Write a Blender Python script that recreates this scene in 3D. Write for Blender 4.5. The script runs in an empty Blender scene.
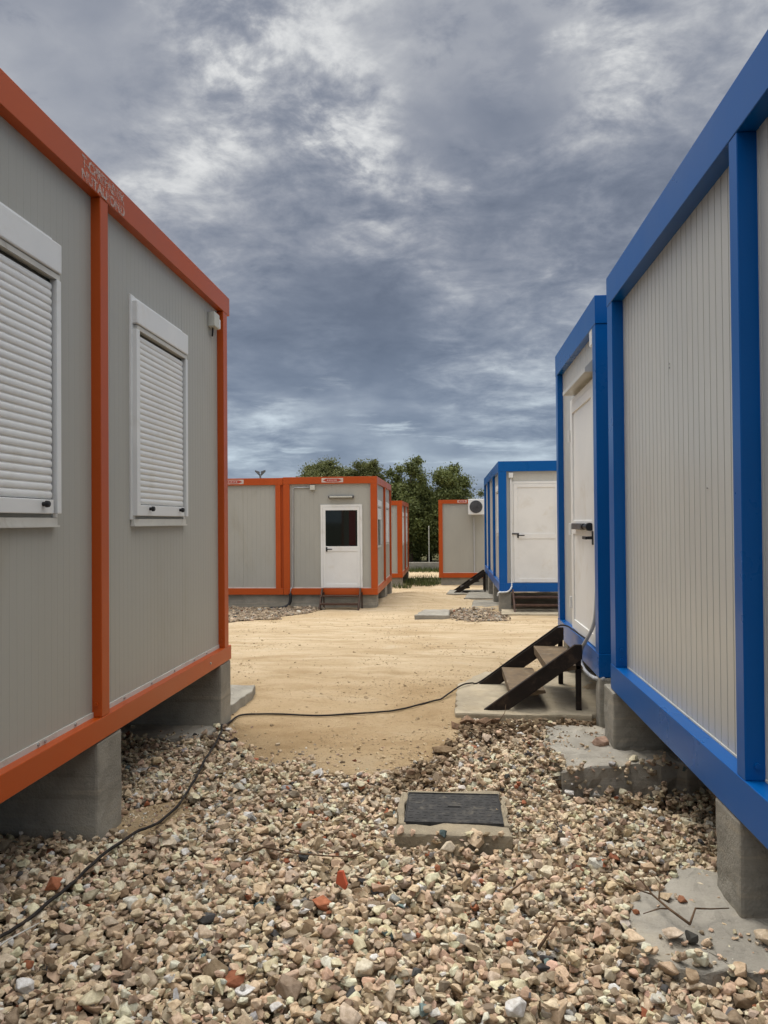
import bpy, bmesh, math, random
import numpy as np
from mathutils import Vector, Matrix
from math import radians as RAD, pi, sin, cos

random.seed(7)
rng = np.random.default_rng(11)
S = bpy.context.scene
COL = S.collection

# ------------------------------------------------------------------ camera
YAW, PITCH, ROLL = RAD(4.851), RAD(0.716), RAD(-0.453)
cam_d = bpy.data.cameras.new('camera')
cam = bpy.data.objects.new('camera', cam_d)
COL.objects.link(cam)
fw = Vector((-sin(YAW) * cos(PITCH), cos(YAW) * cos(PITCH), sin(PITCH)))
r0 = Vector((cos(YAW), sin(YAW), 0))
u0 = r0.cross(fw)
rr = r0 * cos(ROLL) + u0 * sin(ROLL)
uu = -r0 * sin(ROLL) + u0 * cos(ROLL)
M3 = Matrix((rr, uu, -fw)).transposed()
cam.matrix_world = Matrix.Translation((0, 0, 1.42)) @ M3.to_4x4()
cam_d.sensor_fit = 'VERTICAL'
cam_d.sensor_height = 36.0
cam_d.sensor_width = 27.0
cam_d.lens = 769.0 / 1024.0 * 36.0
cam_d.clip_start = 0.05
cam_d.clip_end = 3000
S.camera = cam

# ------------------------------------------------------------------ sky, sun, exposure
SUN_EL, SUN_AZ = RAD(66), RAD(325)          # azimuth clockwise from +Y: veiled sun high ahead, to the left
SKY = 0.1
w = bpy.data.worlds.new('World')
S.world = w
w.use_nodes = True
nt = w.node_tree
nt.nodes.clear()


def N(t, typ, **kw):
    n = t.nodes.new(typ)
    for k, v in kw.items():
        setattr(n, k, v)
    return n


def math_node(t, op, a, b=None, clamp=False):
    n = N(t, 'ShaderNodeMath', operation=op, use_clamp=clamp)
    for i, v in enumerate((a, b)):
        if v is None:
            continue
        if isinstance(v, (int, float)):
            n.inputs[i].default_value = v
        else:
            t.links.new(v, n.inputs[i])
    return n.outputs[0]


def maprange(t, v, a, b, c, d, smooth=True):
    n = N(t, 'ShaderNodeMapRange')
    n.interpolation_type = 'SMOOTHSTEP' if smooth else 'LINEAR'
    t.links.new(v, n.inputs['Value'])
    for k, x in (('From Min', a), ('From Max', b), ('To Min', c), ('To Max', d)):
        n.inputs[k].default_value = x
    return n.outputs[0]


def noise(t, vec, scale, detail=6, rough=.55, dist=0.0):
    n = N(t, 'ShaderNodeTexNoise')
    if vec is not None:
        t.links.new(vec, n.inputs['Vector'])
    n.inputs['Scale'].default_value = scale
    n.inputs['Detail'].default_value = detail
    n.inputs['Roughness'].default_value = rough
    n.inputs['Distortion'].default_value = dist
    return n


def ramp(t, fac, stops, interp='LINEAR'):
    n = N(t, 'ShaderNodeValToRGB')
    n.color_ramp.interpolation = interp
    e = n.color_ramp.elements
    while len(e) < len(stops):
        e.new(0.5)
    for el, (p, c) in zip(e, stops):
        el.position = p
        el.color = (*c, 1)
    t.links.new(fac, n.inputs[0])
    return n.outputs[0]


def mixc(t, fac, a, b, mode='MIX'):
    n = N(t, 'ShaderNodeMix', data_type='RGBA', blend_type=mode)
    for i, v in ((0, fac), (6, a), (7, b)):
        if isinstance(v, (int, float)):
            n.inputs[i].default_value = v
        elif isinstance(v, tuple):
            n.inputs[i].default_value = (*v, 1)
        else:
            t.links.new(v, n.inputs[i])
    return n.outputs[2]


def vscale(t, v, s):
    n = N(t, 'ShaderNodeVectorMath', operation='SCALE')
    t.links.new(v, n.inputs[0])
    if isinstance(s, (int, float)):
        n.inputs[3].default_value = s
    else:
        t.links.new(s, n.inputs[3])
    return n.outputs[0]


def build_sky():
    t = nt
    out = N(t, 'ShaderNodeOutputWorld')
    bg = N(t, 'ShaderNodeBackground')
    bg.inputs[1].default_value = SKY
    sky = N(t, 'ShaderNodeTexSky', sky_type='NISHITA')
    sky.sun_disc = False
    sky.sun_elevation = SUN_EL
    sky.sun_rotation = SUN_AZ
    tc = N(t, 'ShaderNodeTexCoord')
    sep = N(t, 'ShaderNodeSeparateXYZ')
    t.links.new(tc.outputs['Generated'], sep.inputs[0])
    x, y, z = sep.outputs
    zc = math_node(t, 'MAXIMUM', z, 0.0)
    den = math_node(t, 'ADD', zc, 0.19)
    cx = math_node(t, 'DIVIDE', x, den)
    cy = math_node(t, 'DIVIDE', y, den)
    cmb = N(t, 'ShaderNodeCombineXYZ')
    t.links.new(cx, cmb.inputs[0])
    t.links.new(cy, cmb.inputs[1])
    cmb.inputs[2].default_value = 3.7
    cv = cmb.outputs[0]
    n1 = noise(t, cv, 1.25, 5, .5, .3).outputs[0]
    n2 = noise(t, cv, 4.4, 10, .6, .35).outputs[0]
    n2 = math_node(t, 'ADD', math_node(t, 'MULTIPLY', math_node(t, 'SUBTRACT', n2, .5), maprange(t, z, .06, .42, .45, 1.1)), .5)
    n3 = noise(t, cv, 11.0, 8, .62, .3).outputs[0]
    a = math_node(t, 'MULTIPLY', n1, .40)
    b = math_node(t, 'MULTIPLY', n2, .40)
    n3 = math_node(t, 'ADD', math_node(t, 'MULTIPLY', math_node(t, 'SUBTRACT', n3, .5), maprange(t, z, .05, .4, .3, 1.0)), .5)
    c = math_node(t, 'MULTIPLY', n3, .22)
    den_ = math_node(t, 'ADD', math_node(t, 'ADD', a, b), c)
    # thinner places of the cloud deck
    gap_sum = None
    for (gx, gy, gz, sharp, amp) in GAPS:
        d = N(t, 'ShaderNodeVectorMath', operation='DOT_PRODUCT')
        t.links.new(tc.outputs['Generated'], d.inputs[0])
        v = Vector((gx, gy, gz)).normalized()
        d.inputs[1].default_value = v
        g = math_node(t, 'MULTIPLY', maprange(t, d.outputs['Value'], cos(sharp), 1.0, 0, 1), amp)
        gap_sum = g if gap_sum is None else math_node(t, 'ADD', gap_sum, g)
    den_ = math_node(t, 'ADD', math_node(t, 'MULTIPLY', math_node(t, 'SUBTRACT', den_, .5), 1.62), .5)
    brk = maprange(t, math_node(t, 'ADD', math_node(t, 'MULTIPLY', n2, .6), math_node(t, 'MULTIPLY', n3, .4)), .40, .62, .0, 1.9)
    den_ = math_node(t, 'ADD', den_, math_node(t, 'MULTIPLY', gap_sum, brk))
    cloud = ramp(t, den_, [(.28, (.12, .142, .19)), (.41, (.175, .20, .255)), (.50, (.26, .28, .33)),
                           (.57, (.37, .385, .42)), (.65, (.55, .56, .57)), (.78, (.86, .86, .84))], 'B_SPLINE')
    den2 = math_node(t, 'ADD', zc, .045)
    cmb2 = N(t, 'ShaderNodeCombineXYZ')
    t.links.new(math_node(t, 'DIVIDE', x, den2), cmb2.inputs[0])
    t.links.new(math_node(t, 'DIVIDE', y, den2), cmb2.inputs[1])
    n5 = noise(t, cmb2.outputs[0], 1.15, 7, .6, .3).outputs[0]
    band = math_node(t, 'MULTIPLY', maprange(t, z, .02, .06, 0, 1), maprange(t, z, .14, .24, 1, 0))
    streak = math_node(t, 'MULTIPLY', maprange(t, n5, .54, .70, 0, .75), band)
    cloud = mixc(t, streak, cloud, (.62, .63, .63))
    low = maprange(t, z, .03, .36, 1, 0)
    cloud = mixc(t, low, cloud, mixc(t, 1.0, cloud, (.80, .94, 1.07), 'MULTIPLY'))
    hz = maprange(t, z, -.02, .10, .38, 0)
    cloud = mixc(t, hz, cloud, (.40, .47, .55))
    # brighter towards the zenith and towards the thinner cloud behind the camera
    zen = maprange(t, z, .56, .9, 0, ZEN_GAIN)
    back = math_node(t, 'MULTIPLY', maprange(t, y, .1, -.8, 0, BACK_GAIN), maprange(t, z, .0, .4, .25, 1))
    gain = math_node(t, 'ADD', math_node(t, 'ADD', zen, back), 1.0)
    veil = maprange(t, gain, 1.0, 3.0, 0, .8)
    cloud = mixc(t, veil, cloud, (.35, .34, .325))
    cloud = vscale(t, cloud, math_node(t, 'MULTIPLY', gain, 1.0 / SKY))
    fin = mixc(t, .95, sky.outputs[0], cloud)
    t.links.new(fin, bg.inputs[0])
    t.links.new(bg.outputs[0], out.inputs[0])


ZEN_GAIN, BACK_GAIN = 6.2, .9


def pix_dir(px, py):
    return fw + rr * ((px - 384) / 769.) - uu * ((py - 512) / 769.)


GAPS = []
for (px, py, s, a) in [(225, 28, 5, .08), (300, 22, 4, .03), (345, 122, 5, .12), (595, 15, 4, .06), (630, 85, 4, .07), (520, 95, 6, .06), (740, 30, 5, .02),
                       (190, 95, 7, .05), (400, 215, 6, .06), (450, 385, 5, .11), (535, 393, 5, .10), (325, 352, 4, .09), (250, 445, 5, .06), (290, 436, 4, .07), (520, 440, 4, .06), (80, 20, 8, -.04)]:
    d = pix_dir(px, py)
    GAPS.append((d.x, d.y, d.z, RAD(s), a * .62))
for (px, py, s, a) in [(440, 60, 9, -.05), (90, 60, 9, -.06), (480, 190, 9, -.03), (300, 300, 12, -.03), (700, 70, 9, -.03), (525, 60, 6, -.10), (350, 430, 11, -.05), (490, 425, 9, -.05)]:
    d = pix_dir(px, py)
    GAPS.append((d.x, d.y, d.z, RAD(s), a))
build_sky()

sun_d = bpy.data.lights.new('sun', 'SUN')
sun_d.energy = 1.45
sun_d.angle = RAD(22)
sun_d.color = (1.0, .94, .85)
sun = bpy.data.objects.new('sun', sun_d)
COL.objects.link(sun)
sdir = Vector((sin(SUN_AZ) * cos(SUN_EL), cos(SUN_AZ) * cos(SUN_EL), sin(SUN_EL)))
sun.rotation_euler = sdir.to_track_quat('Z', 'Y').to_euler()
sun.location = (0, 0, 20)

S.render.engine = 'CYCLES'
S.view_settings.view_transform = 'Standard'
S.view_settings.look = 'None'
S.view_settings.gamma = 1
S.view_settings.use_curve_mapping = False
S.view_settings.exposure = 0.12
S.cycles.use_denoising = True
S.cycles.max_bounces = 6
S.cycles.diffuse_bounces = 2


# ------------------------------------------------------------------ materials
def new_mat(name):
    m = bpy.data.materials.new(name)
    m.use_nodes = True
    t = m.node_tree
    return m, t, t.nodes['Principled BSDF']


def bump(t, bs, h, strength=.3, dist=.01):
    n = N(t, 'ShaderNodeBump')
    n.inputs['Strength'].default_value = strength
    n.inputs['Distance'].default_value = dist
    t.links.new(h, n.inputs['Height'])
    t.links.new(n.outputs[0], bs.inputs['Normal'])


def objco(t, sc=(1, 1, 1)):
    tc = N(t, 'ShaderNodeTexCoord')
    mp = N(t, 'ShaderNodeMapping')
    mp.inputs['Scale'].default_value = sc
    t.links.new(tc.outputs['Object'], mp.inputs[0])
    return mp.outputs[0]


def surf(name, col, rough=.5, spec=.5, vary=.12, nscale=3., stretch=(1, 1, 1), metal=0., bumps=0., bscale=60., grime=None, gscale=2., gamt=.5):
    """a painted / moulded surface with soft uneven tone, uneven gloss and optional grime patches"""
    m, t, b = new_mat(name)
    v = objco(t, stretch)
    n = noise(t, v, nscale, 6, .6).outputs[0]
    f = maprange(t, n, .3, .7, 0, 1)
    c = mixc(t, f, tuple(x * (1 - vary) for x in col), tuple(min(1, x * (1 + vary)) for x in col))
    if grime:
        g = noise(t, v, gscale, 9, .68, .4).outputs[0]
        c = mixc(t, math_node(t, 'MULTIPLY', maprange(t, g, .52, .72, 0, 1), gamt), c, grime)
    t.links.new(c, b.inputs['Base Color'])
    t.links.new(maprange(t, n, .3, .7, rough * .85, min(1, rough * 1.2)), b.inputs['Roughness'])
    b.inputs['Specular IOR Level'].default_value = spec
    b.inputs['Metallic'].default_value = metal
    if bumps:
        bump(t, b, noise(t, objco(t), bscale, 5, .6).outputs[0], bumps, .004)
    return m


MT = {}
MT['orange'] = surf('orange_paint', (.44, .072, .008), .36, .32, .06, 1.0, grime=(.38, .075, .015), gscale=1.5, gamt=.3)
MT['blue'] = surf('blue_paint', (.0003, .092, .34), .3, .24, .05, .9, grime=(.002, .085, .31), gscale=1.3, gamt=.2)
MT['panel_l'] = surf('grey_steel_panel', (.378, .372, .332), .42, .4, .05, 1.2, (1, 1, .35), grime=(.33, .31, .25), gscale=1.6, gamt=.55)
MT['panel_r'] = surf('cream_steel_panel', (.515, .51, .47), .33, .45, .03, 1.2, (1, 1, .35), grime=(.44, .41, .34), gscale=1.6, gamt=.25)
MT['white'] = surf('white_plastic', (.72, .73, .72), .4, .45, .04, 2., grime=(.58, .56, .5), gscale=4., gamt=.35)
MT['white_metal'] = surf('white_door_metal', (.75, .75, .73), .4, .45, .04, 2., grime=(.6, .56, .47), gscale=3., gamt=.45)
MT['trim'] = surf('pale_trim', (.58, .57, .52), .45, .4, .08, 4., grime=(.38, .34, .28), gscale=7., gamt=.7)
MT['black'] = surf('black_plastic', (.012, .012, .013), .45, .4, .2, 5.)
MT['dark'] = surf('dark_void', (.02, .02, .02), .9, .1, .2, 3.)
MT['handle'] = surf('dark_grey_metal', (.10, .10, .105), .4, .5, .2, 5., metal=.5)
MT['steel'] = surf('galvanised_steel', (.42, .42, .41), .45, .5, .12, 9., metal=.6)
MT['conduit'] = surf('grey_conduit', (.42, .43, .44), .5, .4, .08, 6.)
MT['jbox'] = surf('grey_plastic_box', (.52, .52, .46), .5, .4, .06, 6.)
MT['wood'] = surf('weathered_steel_tread', (.16, .115, .07), .75, .3, .3, 14., (1, 1, 1), bumps=.4, grime=(.3, .24, .16), gscale=9., gamt=.8)
MT['stair'] = surf('dark_brown_steel', (.022, .016, .013), .75, .2, .3, 12., grime=(.09, .06, .04), gscale=12., gamt=.5)
MT['stairb'] = surf('brown_painted_steel', (.06, .028, .016), .6, .4, .3, 12., grime=(.13, .085, .05), gscale=12., gamt=.5)
MT['roof'] = surf('roof_sheet', (.42, .42, .40), .5, .4, .1, 2.)
MT['iron'] = surf('cast_iron_cover', (.055, .054, .053), .8, .18, .3, 25., grime=(.16, .145, .12), gscale=18., gamt=.7)
MT['cable'] = surf('black_rubber', (.022, .018, .016), .7, .3, .35, 12., grime=(.12, .09, .06), gscale=16., gamt=.6)
MT['shard'] = surf('orange_plastic', (.50, .10, .045), .4, .4, .1, 20.)
MT['twig'] = surf('dry_wood', (.12, .075, .045), .85, .2, .4, 30., bumps=.4)
MT['bark'] = surf('bark', (.10, .075, .055), .9, .2, .4, 6., (1, 1, .3), bumps=.6, bscale=20)
MT['stick_red'] = surf('sticker_red', (.38, .05, .03), .5, .4, .1, 4.)
MT['stick_white'] = surf('sticker_white', (.60, .50, .45), .5, .4, .12, 6.)
MT['lamp'] = surf('lamp_metal', (.12, .12, .125), .5, .5, .1, 6.)


def concrete_mat(name, col, dust=(.42, .36, .27), stain=(.12, .115, .10), rough_=.4):
    m, t, b = new_mat(name)
    v = objco(t)
    n1 = noise(t, v, 3.5, 9, .65, .3).outputs[0]
    n2 = noise(t, v, 28., 8, .7).outputs[0]
    n3 = noise(t, objco(t, (1, 1, 7)), 3., 5, .6, .2).outputs[0]
    c = mixc(t, maprange(t, n1, .3, .7, 0, 1), tuple(x * .8 for x in col), tuple(x * 1.18 for x in col))
    c = mixc(t, math_node(t, 'MULTIPLY', maprange(t, n3, .52, .7, 0, 1), .45), c, dust)
    c = mixc(t, math_node(t, 'MULTIPLY', maprange(t, n2, .56, .72, 0, 1), .5), c, stain)
    brd = noise(t, objco(t, (.5, .5, 16)), 2.2, 3, .55, .15).outputs[0]
    c = mixc(t, math_node(t, 'MULTIPLY', maprange(t, brd, .52, .66, 0, 1), .35), c, tuple(x * .55 for x in col))
    t.links.new(c, b.inputs['Base Color'])
    b.inputs['Roughness'].default_value = .92
    b.inputs['Specular IOR Level'].default_value = .25
    h = math_node(t, 'ADD', math_node(t, 'ADD', math_node(t, 'MULTIPLY', n2, .6), noise(t, v, 90., 4, .6).outputs[0]), math_node(t, 'MULTIPLY', noise(t, v, 11., 7, .7, .3).outputs[0], rough_))
    bump(t, b, h, .6, .008)
    return m


MT['concrete'] = concrete_mat('board_cast_concrete', (.30, .28, .235))
MT['slab'] = concrete_mat('pale_rough_concrete', (.36, .335, .285), (.46, .39, .28), (.13, .115, .09), 2.2)
MT['slab_sand'] = concrete_mat('sandy_concrete', (.42, .36, .26), (.50, .41, .27), (.22, .17, .11), 1.4)

MT['kerb'] = concrete_mat('dirty_concrete', (.33, .28, .20), (.46, .37, .24), (.12, .09, .06), 1.6)
# glass
m, t, b = new_mat('dark_window_glass')
b.inputs['Base Color'].default_value = (.006, .010, .009, 1)
b.inputs['Roughness'].default_value = .04
b.inputs['Specular IOR Level'].default_value = .35
MT['glass'] = m
m, t, b = new_mat('maroon_curtain_behind_glass')
b.inputs['Base Color'].default_value = (.02, .003, .004, 1)
b.inputs['Roughness'].default_value = .12
b.inputs['Specular IOR Level'].default_value = .3
MT['curtain'] = m

# faded stencil: worn white paint with patches missing
m, t, b = new_mat('faded_stencil_paint')
n = noise(t, objco(t), 16., 6, .7).outputs[0]
n2_ = noise(t, objco(t), 60., 5, .7).outputs[0]
b.inputs['Base Color'].default_value = (.62, .50, .44, 1)
b.inputs['Roughness'].default_value = .6
al = math_node(t, 'ADD', math_node(t, 'MULTIPLY', n, .6), math_node(t, 'MULTIPLY', n2_, .4))
t.links.new(maprange(t, al, .42, .58, .12, .8), b.inputs['Alpha'])
MT['stencil'] = m

# stones: colour per stone from the mesh
m, t, b = new_mat('crushed_limestone')
at = N(t, 'ShaderNodeAttribute', attribute_name='tone')
v = objco(t)
nn = noise(t, v, 55., 6, .65, .2).outputs[0]
nf = noise(t, v, 260., 4, .7).outputs[0]
c = mixc(t, maprange(t, nn, .3, .72, 0, 1), mixc(t, 1., at.outputs['Color'], (.72, .67, .6), 'MULTIPLY'), mixc(t, 1., at.outputs['Color'], (1.12, 1.11, 1.08), 'MULTIPLY'))
t.links.new(c, b.inputs['Base Color'])
b.inputs['Roughness'].default_value = .9
b.inputs['Specular IOR Level'].default_value = .2
bump(t, b, math_node(t, 'ADD', nn, math_node(t, 'MULTIPLY', nf, .5)), .5, .004)
MT['stone'] = m

# ground: sand / stony soil / far earth, blended by a painted mask
m, t, b = new_mat('sandy_ground')
at = N(t, 'ShaderNodeAttribute', attribute_name='mask')
sp = N(t, 'ShaderNodeSeparateColor')
t.links.new(at.outputs['Color'], sp.inputs[0])
v = objco(t)
vs = objco(t, (.6, 1.2, 1))
n1 = noise(t, v, .9, 8, .62, .3).outputs[0]
n2 = noise(t, vs, 1.6, 9, .68, .5).outputs[0]
n3 = noise(t, v, 30., 8, .75).outputs[0]
n4 = noise(t, v, 160., 4, .7).outputs[0]
sand = mixc(t, maprange(t, n1, .3, .7, 0, 1), (.52, .39, .235), (.63, .50, .33))
sand = mixc(t, math_node(t, 'MULTIPLY', maprange(t, n2, .48, .66, 0, 1), .5), sand, (.36, .245, .12))
sand = mixc(t, math_node(t, 'MULTIPLY', maprange(t, n2, .34, .44, 1, 0), .5), sand, (.64, .54, .385))
sand = mixc(t, math_node(t, 'MULTIPLY', maprange(t, n3, .52, .70, 0, 1), .55), sand, (.30, .215, .12))
sand = mixc(t, math_node(t, 'MULTIPLY', maprange(t, n4, .6, .72, 0, 1), .35), sand, (.78, .70, .56))
soil = mixc(t, maprange(t, n3, .35, .65, 0, 1), (.045, .034, .022), (.14, .10, .062))
earth = mixc(t, maprange(t, n3, .35, .65, 0, 1), (.06, .07, .025), (.16, .14, .07))
wob = math_node(t, 'MULTIPLY', math_node(t, 'SUBTRACT', n3, .5), .9)
fg = maprange(t, math_node(t, 'ADD', sp.outputs[0], wob), .35, .65, 0, 1)
fe = maprange(t, math_node(t, 'ADD', sp.outputs[1], wob), .35, .65, 0, 1)
fb = maprange(t, math_node(t, 'ADD', sp.outputs[2], wob), .3, .75, 0, 1)
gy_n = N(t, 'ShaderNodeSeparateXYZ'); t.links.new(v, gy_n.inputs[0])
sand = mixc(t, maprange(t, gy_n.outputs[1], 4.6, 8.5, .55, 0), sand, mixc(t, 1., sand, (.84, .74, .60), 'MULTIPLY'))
road = noise(t, objco(t, (.16, 2.6, 1)), 2.4, 7, .66, .3).outputs[0]
sand = mixc(t, math_node(t, 'MULTIPLY', maprange(t, road, .50, .66, 0, 1), maprange(t, gy_n.outputs[1], 6.2, 8.0, 0, .45)), sand, (.40, .285, .16))
sand = mixc(t, math_node(t, 'MULTIPLY', maprange(t, road, .36, .46, 1, 0), maprange(t, gy_n.outputs[1], 6.2, 8.0, 0, .45)), sand, (.72, .61, .44))
c = mixc(t, fb, sand, (.235, .16, .085))
c = mixc(t, fg, c, soil)
c = mixc(t, fe, c, earth)
t.links.new(c, b.inputs['Base Color'])
b.inputs['Roughness'].default_value = .95
b.inputs['Specular IOR Level'].default_value = .15
nm = noise(t, v, 9., 6, .7, .4).outputs[0]
hh = math_node(t, 'ADD', math_node(t, 'ADD', math_node(t, 'MULTIPLY', n3, 1.0), math_node(t, 'MULTIPLY', nm, 1.4)), math_node(t, 'MULTIPLY', n4, .35))
bump(t, b, hh, 1.0, .024)
MT['ground'] = m

# leaves and grass
def leaf_mat(name, a, bcol):
    m, t, b = new_mat(name)
    at = N(t, 'ShaderNodeAttribute', attribute_name='tone')
    c = mixc(t, at.outputs['Fac'], a, bcol)
    t.links.new(c, b.inputs['Base Color'])
    b.inputs['Roughness'].default_value = .6
    b.inputs['Specular IOR Level'].default_value = .25
    tr = N(t, 'ShaderNodeBsdfTranslucent')
    t.links.new(c, tr.inputs[0])
    mx = N(t, 'ShaderNodeMixShader')
    mx.inputs[0].default_value = .22
    t.links.new(b.outputs[0], mx.inputs[1])
    t.links.new(tr.outputs[0], mx.inputs[2])
    t.links.new(mx.outputs[0], t.nodes['Material Output'].inputs[0])
    return m


MT['leaf'] = leaf_mat('tree_leaf', (.06, .078, .024), (.22, .25, .085))
MT['leaf2'] = leaf_mat('tree_leaf_olive', (.065, .08, .026), (.24, .255, .10))
MT['grass'] = leaf_mat('grass_blade', (.035, .055, .014), (.12, .14, .045))


# ------------------------------------------------------------------ mesh helpers
class MB:
    def __init__(self):
        self.v, self.f = [], []

    def box(self, x0, x1, y0, y1, z0, z1):
        if x0 > x1: x0, x1 = x1, x0
        if y0 > y1: y0, y1 = y1, y0
        if z0 > z1: z0, z1 = z1, z0
        n = len(self.v)
        self.v += [(x0, y0, z0), (x1, y0, z0), (x1, y1, z0), (x0, y1, z0), (x0, y0, z1), (x1, y0, z1), (x1, y1, z1), (x0, y1, z1)]
        self.f += [tuple(n + i for i in q) for q in ((0, 3, 2, 1), (4, 5, 6, 7), (0, 1, 5, 4), (1, 2, 6, 5), (2, 3, 7, 6), (3, 0, 4, 7))]
        return self

    def prism(self, pts, axis_vec):
        """closed prism: polygon pts (3-D) swept by axis_vec"""
        n, k = len(self.v), len(pts)
        a = Vector(axis_vec)
        self.v += [tuple(p) for p in pts] + [tuple(Vector(p) + a) for p in pts]
        self.f.append(tuple(n + i for i in reversed(range(k))))
        self.f.append(tuple(n + k + i for i in range(k)))
        for i in range(k):
            j = (i + 1) % k
            self.f.append((n + i, n + j, n + k + j, n + k + i))
        return self

    def tube(self, pts, r, seg=8, cap=True):
        pts = [Vector(p) for p in pts]
        rad = r if isinstance(r, (list, tuple)) else [r] * len(pts)
        n0 = len(self.v)
        up = Vector((0.123, .31, .94)).normalized()
        for i, p in enumerate(pts):
            d = (pts[min(i + 1, len(pts) - 1)] - pts[max(i - 1, 0)])
            d = d.normalized() if d.length > 1e-9 else Vector((0, 0, 1))
            s = d.cross(up)
            s = s.normalized() if s.length > 1e-4 else d.orthogonal().normalized()
            q = s.cross(d)
            for k in range(seg):
                a = 2 * pi * k / seg
                self.v.append(tuple(p + (s * cos(a) + q * sin(a)) * rad[i]))
        for i in range(len(pts) - 1):
            for k in range(seg):
                a, b_ = n0 + i * seg + k, n0 + i * seg + (k + 1) % seg
                self.f.append((a, b_, b_ + seg, a + seg))
        if cap:
            self.f.append(tuple(n0 + k for k in reversed(range(seg))))
            e = n0 + (len(pts) - 1) * seg
            self.f.append(tuple(e + k for k in range(seg)))
        return self

    def build(self, name, mat, parent=None, org=None, bev=0., seg=2, smooth=False, fixn=False):
        me = bpy.data.meshes.new(name)
        o = Vector(org) if org is not None else (Vector(parent['_org']) if parent is not None and '_org' in parent else Vector((0, 0, 0)))
        me.from_pydata([tuple(Vector(p) - o) for p in self.v], [], self.f)
        me.materials.append(MT[mat] if isinstance(mat, str) else mat)
        if fixn:
            bm = bmesh.new(); bm.from_mesh(me)
            bmesh.ops.recalc_face_normals(bm, faces=bm.faces)
            bm.to_mesh(me); bm.free()
        if smooth:
            me.polygons.foreach_set('use_smooth', [True] * len(me.polygons))
        ob = bpy.data.objects.new(name, me)
        COL.objects.link(ob)
        if parent is not None:
            ob.parent = parent
            ob['_org'] = list(o)
        elif org is not None:
            ob.location = o
            ob['_org'] = list(o)
        if bev:
            md = ob.modifiers.new('bevel', 'BEVEL')
            md.width = bev
            md.segments = seg
            md.limit_method = 'ANGLE'
        return ob


def thing(name, label, cat, loc, group=None):
    o = bpy.data.objects.new(name, None)
    COL.objects.link(o)
    o.location = loc
    o.empty_display_size = .2
    o['_org'] = list(loc)
    return tag(o, label, cat, group)


def tag(o, label=None, cat=None, group=None, kind=None):
    if label: o['label'] = label
    if cat: o['category'] = cat
    if group: o['group'] = group
    if kind: o['kind'] = kind
    elif cat: o['kind'] = 'thing'
    return o


class Side:
    """one face of a container: u runs along the wall, z up, d outward from the frame face"""
    def __init__(self, kind, plane):
        self.k, self.p = kind, plane

    def box(self, mb, u0, u1, z0, z1, d0, d1):
        p = self.p
        if self.k == 'E': mb.box(p + d0, p + d1, u0, u1, z0, z1)
        if self.k == 'W': mb.box(p - d0, p - d1, u0, u1, z0, z1)
        if self.k == 'S': mb.box(u0, u1, p - d0, p - d1, z0, z1)
        if self.k == 'N': mb.box(u0, u1, p + d0, p + d1, z0, z1)
        return mb

    def pt(self, u, z, d):
        p = self.p
        return {'E': (p + d, u, z), 'W': (p - d, u, z), 'S': (u, p - d, z), 'N': (u, p + d, z)}[self.k]


def wall_panel(side, u0, u1, z0, z1, d, pitch, gw, gd, joint, parent, mat):
    """sandwich panel with fine vertical grooves; joint = spacing of deeper panel seams"""
    prof = [(u0, d)]
    k = 0
    u = u0 + pitch * .5
    while u < u1 - pitch * .3:
        is_joint = joint and abs((u - u0) / joint - round((u - u0) / joint)) * joint < pitch * .5
        w_, dd = (gw * 1.7, gd * 2.2) if is_joint else (gw, gd)
        prof += [(u - w_ * .5, d), (u - w_ * .22, d - dd), (u + w_ * .22, d - dd), (u + w_ * .5, d)]
        u += pitch
    prof.append((u1, d))
    mb = MB()
    n = len(prof)
    for zz in (z0, z1):
        mb.v += [side.pt(a, zz, b_) for a, b_ in prof]
        mb.v += [side.pt(u1, zz, d - .05), side.pt(u0, zz, d - .05)]
    m_ = n + 2
    for i in range(m_):
        j = (i + 1) % m_
        mb.f.append((i, j, m_ + j, m_ + i))
    return mb.build('wall_panel', mat, parent, fixn=True)


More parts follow.
